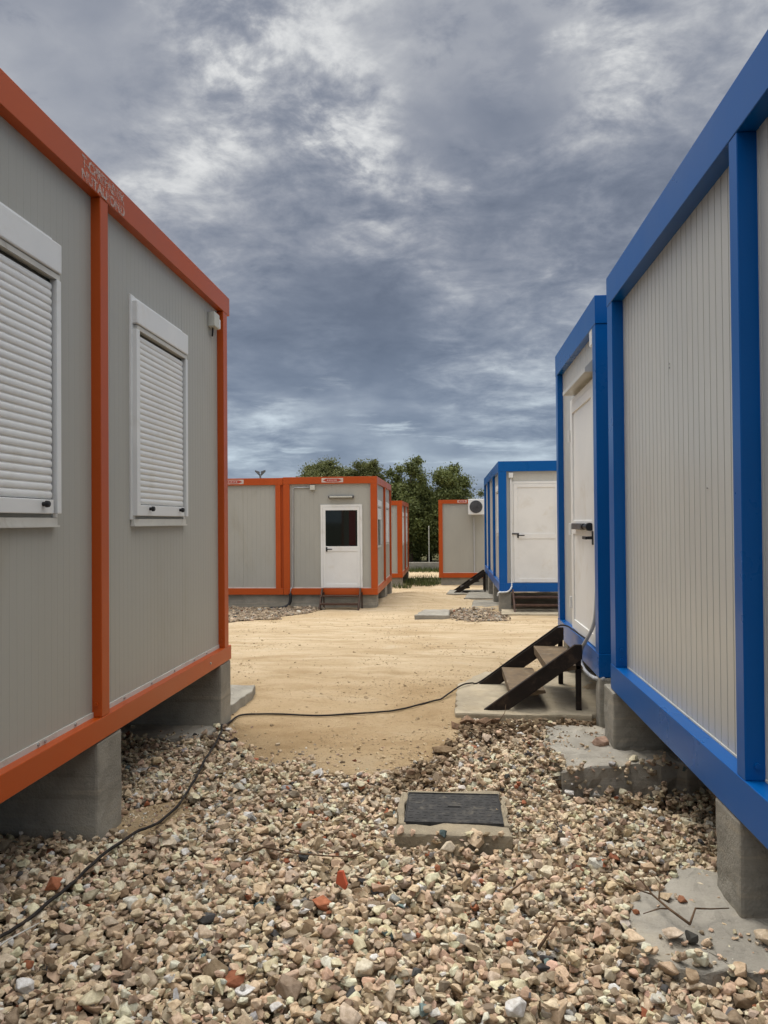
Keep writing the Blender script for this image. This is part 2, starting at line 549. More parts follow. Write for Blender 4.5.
def container(label, group, x0, x1, y0, y1, z0, z1, paint, panel, hb, ht, rec, posts, post_w, corner_w, pitch, gw, gd, joint, bev=0.003, trim=False, sides='ESWN', cs=None, groove=0.):
    """steel-framed prefab cabin; posts: dict side -> list of (u0,u1) intermediate posts"""
    root = thing('prefab_container', label, 'container', ((x0 + x1) / 2, (y0 + y1) / 2, z0), group)
    T = .11                                          # rail depth into the cabin
    for nm, a, b_ in (('bottom_rail', z0, z0 + hb), ('top_rail', z1 - ht, z1)):
        MB().box(x1 - T, x1, y0, y1, a, b_).build(nm, paint, root, bev=bev)
        MB().box(x0, x0 + T, y0, y1, a, b_).build(nm, paint, root, bev=bev)
        MB().box(x0 + T, x1 - T, y0, y0 + T, a, b_).build(nm, paint, root, bev=bev)
        MB().box(x0 + T, x1 - T, y1 - T, y1, a, b_).build(nm, paint, root, bev=bev)
    pz0, pz1 = z0 + hb + .001, z1 - ht - .001
    e = .002
    iy = cs if cs is not None else 0.0               # corner posts stand this far in from the rail ends
    for px0, px1 in ((x0 + e, x0 + corner_w[0]), (x1 - corner_w[0], x1 - e)):
        for py0, py1 in ((y0 + e + iy, y0 + iy + corner_w[1]), (y1 - iy - corner_w[1], y1 - e - iy)):
            if groove and px1 > (x0 + x1) / 2:
                gq, yo, yi_ = px1 - groove, (py0 if py0 < (y0 + y1) / 2 else py1), (py0 + .045 if py0 < (y0 + y1) / 2 else py1 - .045)
                ye = py1 if py0 < (y0 + y1) / 2 else py0
                MB().prism([(px0, yo, pz0), (gq, yo, pz0), (gq, yi_, pz0), (px1, yi_, pz0), (px1, ye, pz0), (px0, ye, pz0)], (0, 0, pz1 - pz0)).build('corner_post', paint, root, bev=bev, fixn=True)
            else:
                MB().box(px0, px1, py0, py1, pz0, pz1).build('corner_post', paint, root, bev=bev)
    S_ = {'E': Side('E', x1), 'W': Side('W', x0), 'S': Side('S', y0), 'N': Side('N', y1)}
    for s, lst in posts.items():
        for a, b_ in lst:
            mb = MB(); S_[s].box(mb, a, b_, pz0, pz1, -rec - .03, -e)
            mb.build('post', paint, root, bev=bev)
    # floor and roof close the body
    MB().box(x0 + T + .002, x1 - T - .002, y0 + T + .002, y1 - T - .002, z0 + .01, z0 + hb - .02).build('floor_pan', 'dark', root)
    MB().box(x0 + T + .002, x1 - T - .002, y0 + T + .002, y1 - T - .002, z1 - .06, z1 - .02).build('roof', 'roof', root)
    for s in sides:
        lo, hi = ((y0, y1) if s in 'EW' else (x0, x1))
        c = corner_w[1] + iy if s in 'EW' else corner_w[0]
        wall_panel(S_[s], lo + c - .012 if s in 'EW' else lo + c - .012, hi - c + .012, pz0 - .01, pz1 + .01, -rec, pitch, gw, gd, joint, root, panel)
        if trim:
            mb = MB(); S_[s].box(mb, lo + c + .001, hi - c - .001, pz0 - .004, pz0 + .022, -rec - .002, -rec + .006)
            mb.build('base_strip', 'trim', root)
    return root, S_


def shutter_window(side, root, u0, u1, z0, z1, rec, scale=1.0, open_to=None, knobs=True, pitch=.0315, dp=.038, near=True):
    """white window with a roller shutter: frame > shutter_box, guides, shutter (> knob), sill; open_to = z where the shutter stops"""
    d = -rec
    mb = MB()
    side.box(mb, u0, u0 + .05, z0 + .03, z1, d - .004, d + .010)
    side.box(mb, u1 - .035, u1 + .002, z0 + .035, z1 - .012, d - .004, d + .009)
    side.box(mb, u0 + .05, u1 - .035, z1 - .05, z1 - .001, d - .004, d + .008)
    win = mb.build('window', 'white', root, bev=.002 if near else 0)
    bh = .122
    mb = MB(); side.box(mb, u0 + .018, u1 - .012, z1 - .025 - bh, z1 - .025, d + .0005, d + dp)
    mb.build('shutter_box', 'white', win, bev=.006 if near else 0)
    zb = z1 - .025 - bh
    mb = MB(); side.box(mb, u0 + .036, u1 - .016, zb - .026, zb - .004, d + .001, d + dp - .008)
    mb.build('lintel', 'trim', win)
    for ga, gb in ((u0 + .018, u0 + .06), (u1 - .044, u1 - .012)):
        mb = MB(); side.box(mb, ga, gb, z0 + .05, zb - .027, d + .0012, d + dp - .004)
        mb.build('guide', 'white', win, bev=.003 if near else 0)
    # backing inside the guides
    mb = MB(); side.box(mb, u0 + .06, u1 - .05, z0 + .05, zb - .03, d + .002, d + .006)
    mb.build('pane', 'glass', win)
    a0, a1 = u0 + .064, u1 - .060
    ztop = zb - .046
    zlow = z0 + .05 if open_to is None else open_to
    rail = .06
    n = max(1, int(round((ztop - zlow - rail) / pitch)))
    ph = (ztop - zlow - rail) / n
    prof = []
    for i in range(n):
        zc = zlow + rail + i * ph
        for k in range(7 if near else 3):
            f = k / (6 if near else 2)
            prof.append((zc + ph * (.04 + .92 * f), d + .013 + 0.0055 * max(0., sin(pi * min(1, max(0, f)))) ** .5))
    poly = [(zlow + rail, d + .012)] + prof + [(ztop, d + .012)]
    mb = MB()
    for uu_ in (a0, a1):
        mb.v += [side.pt(uu_, z_, dd) for z_, dd in poly]
    k = len(poly)
    for i in range(k):
        j = (i + 1) % k
        mb.f.append((i, j, k + j, k + i))
    sh = mb.build('shutter', 'white', win, fixn=True)
    mb = MB(); side.box(mb, a0, a1, zlow, zlow + rail - .003, d + .012, d + .026)
    sh2 = mb.build('shutter_rail', 'white', win, bev=.003 if near else 0)
    if knobs:
        for ku in (u0 + .20, u1 - .145):
            mb = MB()
            c = Vector(side.pt(ku, zlow + .038, d + .0262))
            nrm = Vector(side.pt(0, 0, 1)) - Vector(side.pt(0, 0, 0))
            mb.tube([c, c + nrm * .012, c + nrm * .013, c + nrm * .025, c + nrm * .028], [.009, .009, .014, .013, .009], 12)
            mb.build('knob', 'black', sh2, smooth=False)
    mb = MB(); side.box(mb, u0 + .012, u1 - .02, z0, z0 + .034, d + .0015, d + .02)
    side.box(mb, u0 + .004, u1 - .012, z0 - .004, z0 + .004, d + .0016, d + .026)
    mb.build('sill', 'trim', win)
    return win


def bolt(side, root, u, z, d, r=.011):
    c = Vector(side.pt(u, z, d)); nrm = Vector(side.pt(0, 0, 1)) - Vector(side.pt(0, 0, 0))
    return MB().tube([c, c + nrm * .006], r, 8).build('bolt', 'steel', root)


def text_mesh(name, body, size, mat, parent, origin, udir, zdir, width=None, depth=.0015):
    """real lettering as a thin extruded mesh on a surface"""
    cu = bpy.data.curves.new(name, 'FONT')
    cu.body = body
    cu.size = size
    cu.extrude = depth
    cu.offset = .0022
    cu.align_x = 'LEFT'
    tmp = bpy.data.objects.new(name + '_curve', cu)
    COL.objects.link(tmp)
    dg = bpy.context.evaluated_depsgraph_get()
    me = bpy.data.meshes.new_from_object(tmp.evaluated_get(dg))
    bpy.data.objects.remove(tmp)
    me.name = name
    me.materials.clear()
    me.materials.append(MT[mat])
    U, Z = Vector(udir).normalized(), Vector(zdir).normalized()
    W = U.cross(Z)
    co = np.empty(len(me.vertices) * 3, np.float32)
    me.vertices.foreach_get('co', co)
    co = co.reshape(-1, 3)
    sx = 1.0
    if width:
        sx = width / max(1e-6, co[:, 0].max() - co[:, 0].min())
        co[:, 0] = (co[:, 0] - co[:, 0].min()) * sx
    base = Vector(origin) - Vector(parent['_org'])
    wco = np.array(base)[None] + co[:, :1] * np.array(U)[None] + co[:, 1:2] * np.array(Z)[None] + co[:, 2:3] * np.array(W)[None]
    me.vertices.foreach_set('co', wco.astype(np.float32).ravel())
    ob = bpy.data.objects.new(name, me)
    COL.objects.link(ob)
    ob.parent = parent
    return ob


# ------------------------------------------------------------------ ground
def smooth(a, b, x):
    t_ = np.clip((x - a) / (b - a), 0, 1)
    return t_ * t_ * (3 - 2 * t_)


def vnoise(x, y, s, seed):
    """cheap smooth value noise for the terrain and densities"""
    r_ = np.random.default_rng(seed)
    tab = r_.random((64, 64))
    X, Y = np.asarray(x) / s, np.asarray(y) / s
    xi, yi = np.floor(X).astype(int), np.floor(Y).astype(int)
    fx, fy = X - xi, Y - yi
    fx, fy = fx * fx * (3 - 2 * fx), fy * fy * (3 - 2 * fy)
    g = lambda a, b_: tab[a % 64, b_ % 64]
    return (g(xi, yi) * (1 - fx) + g(xi + 1, yi) * fx) * (1 - fy) + (g(xi, yi + 1) * (1 - fx) + g(xi + 1, yi + 1) * fx) * fy


# line where the stones stop and the sand begins: y as a function of x
EDGE_X = np.array([-3.5, -1.62, -1.51, -1.38, -1.18, -.84, -.6, -.39, -.23, -.07, .03, .08, .3, 1.2, 3.])
EDGE_Y = np.array([4.95, 5.0, 5.02, 4.83, 4.46, 4.26, 4.18, 4.20, 4.30, 4.60, 4.95, 5.35, 5.42, 5.42, 5.42])


def edge_dist(x, y):
    """positive inside the near stones"""
    return np.interp(x, EDGE_X, EDGE_Y) + (vnoise(x, y, .22, 5) - .5) * .30 + (vnoise(x, y, .07, 6) - .5) * .14 - y


def ground_h(x, y):
    x, y = np.asarray(x, float), np.asarray(y, float)
    b_ = np.interp(y, [-40, 5.0, 6.6, 8, 10, 12, 14, 16, 20, 24, 28, 34, 60, 400, 1500], [0, 0, .03, 0.0, -.10, -.24, -.36, -.46, -.55, -.70, -.82, -.87, -.9, -1.2, -3])
    near = smooth(-.15, .35, edge_dist(x, y)) * (y < 6)
    b_ = b_ - (.068 - .06 * smooth(.9, -1.3, x)) * near
    b_ = b_ - .07 * np.exp(-(((x - 1.15) / .6) ** 2 + ((y - 4.3) / .33) ** 2)) * near * 3.4 + .012 * np.exp(-((x / .45) ** 2 + ((y - 3.2) / .2) ** 2)) * near
    b_ = b_ + (vnoise(x, y, 1.3, 1) - .5) * .05 * smooth(5, 7, y) + (vnoise(x, y, .35, 2) - .5) * .02 + (vnoise(x, y, .15, 3) - .5) * .016 * smooth(3.9, 4.8, y) + (vnoise(x, y, .09, 13) - .5) * .010 * smooth(3.9, 4.8, y) * (1 - smooth(8, 10, y))
    # tyre ruts across the road
    for yc in (8.3, 9.6, 11.2):
        yy = yc + .12 * np.sin(x * .6 + yc)
        b_ = b_ - .018 * np.exp(-((y - yy) / .14) ** 2) * smooth(5.8, 7, y)
    # sand banked up beside the far orange cabins
    b_ = b_ + .16 * np.exp(-(((x + 1.0) / .8) ** 2 + ((y - 19.5) / 2.2) ** 2))
    return b_


def gravel_mask(x, y):
    g = smooth(-.06, .06, edge_dist(x, y)) * (y < 5.6)
    g = np.maximum(g, smooth(-.12, .12, patch_b(x, y)))
    g = np.maximum(g, smooth(-.12, .12, patch_c(x, y)))
    return g


def patch_b(x, y):   # stones in front of the far orange cabin
    t_ = (y - 12.6)
    return np.minimum(np.minimum(-2.75 - .12 * t_ * 0 - x - .33 * (15.9 - y) * .9, y - 12.75 + .25 * (x + 3.6)), 16.7 - y) + (vnoise(x, y, .5, 8) - .5) * .6


def patch_c(x, y):   # stones in front of the far blue cabin
    return 1.05 - np.sqrt(((x - .42) / .62) ** 2 + ((y - 15.0) / 1.5) ** 2) + (vnoise(x, y, .4, 9) - .5) * .4


def in_poly(x, y, poly):
    ins = np.zeros(np.shape(x), bool)
    j = len(poly) - 1
    for i in range(len(poly)):
        xi, yi = poly[i]; xj, yj = poly[j]
        c = ((yi > y) != (yj > y)) & (x < (xj - xi) * (y - yi) / (yj - yi + 1e-12) + xi)
        ins ^= c
        j = i
    return ins


DUST = [(-1.62, 3.71), (-1.39, 3.93), (-1.22, 3.67), (-1.35, 3.37), (-1.6, 3.38)]


def make_ground():
    xs = np.unique(np.concatenate([np.linspace(-1500, -60, 12), np.linspace(-60, -9, 40), np.linspace(-9, -3, 50), np.linspace(-3, 3, 150), np.linspace(3, 9, 40), np.linspace(9, 60, 40), np.linspace(60, 1500, 12)]))
    ys = np.unique(np.concatenate([np.linspace(-1500, -40, 10), np.linspace(-40, 0, 30), np.linspace(0, 7, 180), np.linspace(7, 17, 170), np.linspace(17, 35, 130), np.linspace(35, 80, 50), np.linspace(80, 1500, 14)]))
    X, Y = np.meshgrid(xs, ys)
    Z = ground_h(X, Y)
    nx, ny = len(xs), len(ys)
    co = np.stack([X, Y, Z], -1).reshape(-1, 3).astype(np.float32)
    i = np.arange((ny - 1) * (nx - 1))
    a = (i // (nx - 1)) * nx + i % (nx - 1)
    q = np.stack([a, a + 1, a + nx + 1, a + nx], 1).astype(np.int32)
    me = mesh_np('ground', co, q, True)
    ob = bpy.data.objects.new('ground', me)
    COL.objects.link(ob)
    me.materials.append(MT['ground'])
    x, y = co[:, 0].astype(float), co[:, 1].astype(float)
    mask = np.zeros((len(co), 4), np.float32)
    mask[:, 0] = gravel_mask(x, y) * np.where(in_poly(x, y, DUST), .15, 1)
    mask[:, 1] = np.maximum(smooth(27.2, 28.2, y + (vnoise(x, y, .8, 4) - .5) * 1.6) * (1 - smooth(30.6, 31.2, y)), smooth(34.5, 36, y))
    bd = np.abs(edge_dist(x, y) + .05)
    mask[:, 2] = np.exp(-(bd / .16) ** 2) * .62 * (y < 5.8) * (x > -.75) + .25 * np.exp(-(bd / .2) ** 2) * (y < 5.8)
    mask[:, 3] = 1
    at = me.color_attributes.new('mask', 'FLOAT_COLOR', 'POINT')
    at.data.foreach_set('color', mask.ravel())
    tag(ob, kind='structure')
    return ob


def mesh_np(name, co, faces, smooth_=False):
    """mesh from numpy arrays, all faces of one size"""
    me = bpy.data.meshes.new(name)
    k = faces.shape[1]
    me.vertices.add(len(co))
    me.vertices.foreach_set('co', np.ascontiguousarray(co, np.float32).ravel())
    me.loops.add(faces.size)
    me.loops.foreach_set('vertex_index', np.ascontiguousarray(faces, np.int32).ravel())
    me.polygons.add(len(faces))
    me.polygons.foreach_set('loop_start', np.arange(0, faces.size, k, dtype=np.int32))
    me.polygons.foreach_set('loop_total', np.full(len(faces), k, np.int32))
    me.polygons.foreach_set('use_smooth', np.full(len(faces), smooth_, bool))
    me.update(calc_edges=True)
    return me


make_ground()

# ------------------------------------------------------------------ the cabins
XL, XR = -1.573, 1.009
LZ0, LZ1 = .443, 3.042
left, LS = container('orange framed grey cabin with two closed roller shutters, nearest on the left', 'orange framed cabins',
                     -3.97, XL, -.60, 5.437, LZ0, LZ1, 'orange', 'panel_l', .10, .128, .048,
                     {'E': [(1.42, 1.50), (3.372, 3.452)], 'W': [(1.42, 1.50), (3.372, 3.452)]}, .08, (.085, .095), .05, .005, .0006, 1.0, trim=True, cs=.055)
E_ = LS['E']
shutter_window(E_, left, 3.79, 4.592, 1.410, 2.594, .048)
shutter_window(E_, left, 2.248, 3.050, 1.412, 2.594, .048)
for z in (LZ0 + .155, LZ0 + .225):
    for u0_ in (5.288,):
        c = Vector((XL - .028, 5.2865, z))
        MB().tube([c, c + Vector((0, -.006, 0))], .008, 8).build('bolt', 'orange', left)
c = Vector((XL - .028, 3.3715, LZ0 + .16)); MB().tube([c, c + Vector((0, -.008, 0))], .009, 8).build('bolt', 'orange', left)
for u in (1.7, 2.1, 2.45, 2.6, 2.9, 2.95, 3.2, 3.7, 4.05, 4.4, 4.75, 5.0):
    bolt(E_, left, u, LZ0 + .113, -.048 + .006, .006)
bolt(E_, left, 4.95, LZ0 + .055, 0, .008)
# junction box high on the wall by the end post
mb = MB(); E_.box(mb, 5.08, 5.19, 2.755, 2.855, -.0485, .002)
jb = mb.build('junction_box', 'jbox', left, bev=.006)
mb = MB(); E_.box(mb, 5.191, 5.235, 2.77, 2.835, -.047, -.005)
mb.build('socket', 'white', jb, bev=.004)
mb = MB(); mb.tube([E_.pt(5.12, 2.756, -.025), E_.pt(5.12, 2.72, -.027), E_.pt(5.13, 2.70, -.032), E_.pt(5.15, 2.71, -.038)], .006, 6)
mb.build('lead', 'black', jb)
# faded maker's stencil on the top beam, two lines
text_mesh('lettering', 'T-CPREFABRIK', .068, 'stencil', left, E_.pt(3.19, LZ1 - .064, .0005), (0, 1, 0), (0, 0, 1), .44, .001)
text_mesh('lettering', 'NUTALBOND', .062, 'stencil', left, E_.pt(3.19, LZ1 - .121, .0005), (0, 1, 0), (0, 0, 1), .44, .001)

RZ0, RZ1 = .356, 2.957
right, RS = container('blue framed cabin with blank ribbed cream wall, nearest on the right', 'blue framed cabins',
                      XR, 3.42, -1.10, 4.985, RZ0, RZ1, 'blue', 'panel_r', .157, .185, .070,
                      {'W': [(.70, .80), (2.765, 2.842)], 'E': [(.70, .80), (2.765, 2.842)]}, .08, (.09, .142), .075, .010, .006, None, trim=False, cs=.004)
W_ = RS['W']
for z in (RZ0 + .205, RZ0 + .265):
    c = Vector((XR + .035, 4.831, z)); MB().tube([c, c + Vector((0, -.008, 0))], .010, 8).build('bolt', 'blue', right)
c = Vector((XR + .042, 2.7645, RZ0 + .21)); MB().tube([c, c + Vector((0, -.008, 0))], .011, 8).build('bolt', 'blue', right)
for (u, z) in ((3.85, 2.18), (3.85, 2.16), (3.32, 1.55)):
    bolt(W_, right, u, z, -.070, .004)
mb = MB(); W_.box(mb, 2.85, 4.82, RZ0 + .158, RZ0 + .166, -.072, -.066); mb.build('base_strip', 'trim', right)
mb = MB(); W_.box(mb, .81, 2.76, RZ0 + .158, RZ0 + .166, -.072, -.066); mb.build('base_strip', 'trim', right)


def flat_door(side, root, u0, u1, z0, z1, d, hinge_at, handle_u, handle_z, mid_z, glass=None, mat='white_metal', near=True):
    """framed door: frame, leaf (> lower and upper panel, rail or glass), hinges, handle"""
    bv = .003 if near else 0
    F = .05
    dr = MB()
    side.box(dr, u0, u0 + F, z0, z1, d, d + .022)
    side.box(dr, u1 - F, u1, z0, z1, d, d + .022)
    side.box(dr, u0 + F, u1 - F, z1 - F, z1, d, d + .022)
    door = dr.build('door', mat, root, bev=bv)
    a0, a1 = u0 + F + .004, u1 - F - .004
    mb = MB()
    st = .085 if not glass else .055
    side.box(mb, a0, a0 + st, z0 + .008, z1 - F - .004, d + .001, d + .028)
    side.box(mb, a1 - st, a1, z0 + .008, z1 - F - .004, d + .001, d + .028)
    side.box(mb, a0 + st, a1 - st, z0 + .008, z0 + .09, d + .0012, d + .0275)
    side.box(mb, a0 + st, a1 - st, mid_z - .055, mid_z + .055, d + .0012, d + .0275)
    side.box(mb, a0 + st, a1 - st, z1 - F - .075, z1 - F - .004, d + .0012, d + .0275)
    leaf = mb.build('leaf_frame', mat, door, bev=bv)
    mb = MB(); side.box(mb, a0 + st, a1 - st, z0 + .09, mid_z - .055, d + .0015, d + .018); mb.build('lower_panel', mat, door)
    mb = MB(); side.box(mb, a0 + st, a1 - st, mid_z + .055, z1 - F - .075, d + .0015, d + .016)
    mb.build('upper_panel' if not glass else 'pane', mat if not glass else glass, door)
    for hz_ in (z0 + .22, z0 + .62 * (z1 - z0) * .7, z1 - .3):
        mb = MB(); hu = hinge_at
        side.box(mb, hu - .012, hu + .012, hz_ - .05, hz_ + .05, d + .0225, d + .042)
        mb.build('hinge', mat, door, bev=bv)
    mb = MB()
    sgn = 1 if handle_u < (u0 + u1) / 2 else -1
    side.box(mb, handle_u - .018, handle_u + .018, handle_z - .05, handle_z + .05, d + .0285, d + .036)
    side.box(mb, handle_u - .01, handle_u + .01, handle_z - .01, handle_z + .012, d + .036, d + .07)
    side.box(mb, handle_u - .01 * sgn, handle_u + .13 * sgn, handle_z - .011, handle_z + .011, d + .07, d + .085)
    mb.build('handle', 'black', door, bev=bv)
    return door


second, S2 = container('blue framed cabin with white door and dark steps, behind the nearest blue one', 'blue framed cabins',
                       XR, 6.9, 5.375, 7.36, .342, 2.966, 'blue', 'panel_r', .16, .195, .052,
                       {'S': [(3.0, 3.1), (5.0, 5.1)], 'N': [(3.0, 3.1), (5.0, 5.1)]}, .08, (.10, .115), .075, .009, .006, None, cs=.004)
W2 = S2['W']
d2 = flat_door(W2, second, 5.56, 6.70, .50, 2.44, -.052, 6.69, 5.66, 1.29, 1.36)
mb = MB(); pr = [W2.pt(5.53, 2.47, -.0525), W2.pt(5.53, 2.47, .045), W2.pt(5.53, 2.50, .045), W2.pt(5.53, 2.60, -.0525)]
mb.prism(pr, (0, 1.06, 0)); mb.build('rain_hood', 'panel_r', second, fixn=True)
mb = MB(); W2.box(mb, 5.98, 6.42, 1.345, 1.395, -.022, .012); lk = mb.build('lock_bar', 'handle', d2, bev=.004)
mb = MB(); cc = Vector(W2.pt(5.979, 1.37, -.005)); mb.tube([cc, cc + Vector((0, -.06, 0)), cc + Vector((0, -.062, 0)), cc + Vector((0, -.12, 0)), cc + Vector((0, -.13, 0)), cc + Vector((0, -.24, 0)), cc + Vector((0, -.245, 0)), cc + Vector((0, -.30, 0))], [.024, .024, .015, .015, .022, .022, .03, .03], 14); mb.build('lock_knob', 'black', d2)
mb = MB(); W2.box(mb, 5.525, 5.62, 2.66, 2.775, -.0522, -.004); mb.build('junction_box', 'white', second, bev=.005)

# far blue cabin
MBZ0, MBZ1 = -.037, 2.64
mblue, S3 = container('smaller looking blue framed cabin beyond the sandy road, white door facing us', 'blue framed cabins',
                      XR, 3.45, 15.93, 22.5, MBZ0, MBZ1, 'blue', 'panel_r', .175, .21, .06,
                      {'W': [(18.08, 18.2), (20.4, 20.52)], 'E': [(18.08, 18.2), (20.4, 20.52)]}, .1, (.165, .12), .1, .0075, .003, None, bev=.003)
SS = S3['S']
flat_door(SS, mblue, 1.262, 2.30, MBZ0 + .18, 2.225, -.06, 2.285, 1.40, 1.115, 1.10)
mb = MB(); SS.box(mb, 1.22, 1.31, 2.30, 2.40, -.0605, .02); mb.build('junction_box', 'white', mblue, bev=.004)
mb = MB(); SS.box(mb, 1.255, 1.42, 1.135, 1.165, -.033, -.018); mb.build('latch_plate', 'handle', mblue)
shutter_window(S3['W'], mblue, 16.35, 17.3, 1.10, 2.20, .06, near=False, knobs=False)

# far orange cabins
MOZ0, MOZ1 = -.178, 2.418
mor, S4 = container('orange framed cabin beyond the road with glazed white door and brown steps', 'orange framed cabins',
                    -3.665, XL, 16.765, 20.95, MOZ0, MOZ1, 'orange', 'panel_l', .14, .155, .05,
                    {'E': [(18.95, 19.05)], 'W': [(18.95, 19.05)]}, .1, (.145, .12), .1, .006, .002, 1.0, bev=.003, trim=True)
S4S = S4['S']
flat_door(S4S, mor, -2.832, -1.908, MOZ0 + .145, 1.803, -.05, -1.925, -2.70, .82, .83, glass='glass')
mb = MB(); S4S.box(mb, -2.20, -2.055, .90, 1.66, -.0325, -.0305); mb.build('curtain', 'curtain', mor)
mb = MB(); S4S.box(mb, -2.65, -2.085, 1.945, 2.0, -.0495, .03); lf = mb.build('wall_lamp', 'handle', mor, bev=.006)
mb = MB(); S4S.box(mb, -2.62, -2.115, 1.955, 1.99, .0305, .045); mb.build('diffuser', 'jbox', lf, bev=.006)
mb = MB(); S4S.box(mb, -3.06, -2.95, 2.13, 2.235, -.0495, .02); mb.build('junction_box', 'jbox', mor, bev=.006)
mb = MB(); mb.tube([S4S.pt(-3.06, 2.19, -.03), S4S.pt(-3.4, 2.19, -.03), S4S.pt(-3.44, 2.15, -.03), S4S.pt(-3.455, .0, -.03), S4S.pt(-3.50, -.05, .02), S4S.pt(-3.51, -.15, .02)], .014, 6)
mb.build('conduit', 'conduit', mor, smooth=True)
shutter_window(S4['E'], mor, 17.1, 18.1, .84, 1.92, .05, open_to=1.47, knobs=False, near=False)
shutter_window(S4['E'], mor, 19.35, 20.3, .84, 1.92, .05, knobs=False, near=False)


def sticker(side, root, u0, u1, z0, z1):
    mb = MB(); side.box(mb, u0, u1, z0, z1, -.001, .002)
    st = mb.build('sticker', 'stick_white', root)
    zc, h, wd = (z0 + z1) / 2, (z1 - z0), (u1 - u0)
    poly = [side.pt(u0 + wd * .06, zc, .0025), side.pt(u0 + wd * .22, zc - h * .36, .0025), side.pt(u1 - wd * .22, zc - h * .36, .0025),
            side.pt(u1 - wd * .06, zc, .0025), side.pt(u1 - wd * .22, zc + h * .36, .0025), side.pt(u0 + wd * .22, zc + h * .36, .0025)]
    MB().prism(poly, Vector(side.pt(0, 0, .001)) - Vector(side.pt(0, 0, 0))).build('emblem', 'stick_red', st, fixn=True)
    mb = MB()
    for i, (a, wd_) in enumerate([(.27, .05), (.35, .04), (.42, .06), (.51, .03), (.57, .05), (.65, .06)]):
        side.box(mb, u0 + wd * a, u0 + wd * (a + wd_ * .7), zc - h * (.12 + .05 * (i % 2)), zc + h * .15, .0036, .0042)
    mb.build('lettering', 'stick_white', st)
    return st


sticker(S4S, mor, -2.80, -2.32, MOZ1 - .125, MOZ1 - .03)
mor2, S5 = container('plain orange framed cabin joined to the left of the glazed door one', 'orange framed cabins',
                     -5.78, -3.672, 16.765, 20.95, MOZ0, MOZ1 - .012, 'orange', 'panel_l', .14, .155, .05,
                     {'E': [(18.95, 19.05)], 'W': [(18.95, 19.05)]}, .1, (.165, .12), .1, .006, .002, 1.0, bev=.003, trim=True, groove=.05)
sticker(S5['S'], mor2, -5.03, -4.55, MOZ1 - .137, MOZ1 - .042)
o2, S6 = container('distant orange framed cabin behind the one with the glazed door', 'orange framed cabins',
                   -4.0, XL, 25.65, 29.85, -.455, 2.115, 'orange', 'panel_l', .14, .15, .05,
                   {'E': [(27.7, 27.8)], 'W': [(27.7, 27.8)]}, .1, (.165, .12), .1, .006, .002, 1.0, bev=.003, trim=True)
shutter_window(S6['E'], o2, 26.1, 27.1, .60, 1.75, .05, knobs=False, near=False)
shutter_window(S6['E'], o2, 28.2, 29.2, .60, 1.75, .05, knobs=False, near=False)
fo, S7 = container('orange framed cabin with an air conditioner on its blank wall, furthest down the lane', 'orange framed cabins',
                   -.372, 5.6, 26.5, 28.9, -.52, 2.15, 'orange', 'panel_l', .16, .13, .05,
                   {'S': [(1.6, 1.7), (3.6, 3.7)]}, .1, (.14, .12), .1, .006, .002, 1.0, bev=.003, trim=True)
sticker(S7['S'], fo, .28, .60, 2.055, 2.13)
mb = MB(); mb.tube([S7['S'].pt(.84, 1.55, .0), S7['S'].pt(.84, -.1, .0), S7['S'].pt(.84, -.36, .03)], .02, 6); mb.build('conduit', 'conduit', fo)

# air conditioner hung on that wall
ac = thing('air_conditioner', 'white air conditioner with round dark fan hung on the furthest orange cabin', 'air conditioner', (.93, 26.25, 1.62))
MB().box(.64, 1.22, 26.12, 26.38, 1.63, 2.16).build('casing', 'white', ac, bev=.02)
mb = MB(); mb.tube([(.90, 26.121, 1.895), (.90, 26.112, 1.895)], .215, 28); fan = mb.build('fan_opening', 'handle', ac)
mb = MB()
for r_ in (.06, .11, .16, .21):
    mb.tube([(.90 + r_ * cos(a), 26.105, 1.895 + r_ * sin(a)) for a in np.linspace(0, 2 * pi, 25)], .005, 5)
for a in np.linspace(0, 2 * pi, 9)[:-1]:
    mb.tube([(.90, 26.105, 1.895), (.90 + .215 * cos(a), 26.105, 1.895 + .215 * sin(a))], .004, 5)
mb.build('fan_grille', 'handle', fan)
MB().box(.70, .74, 26.14, 26.49, 1.58, 1.628).box(1.12, 1.16, 26.14, 26.49, 1.58, 1.628).build('bracket', 'steel', ac)

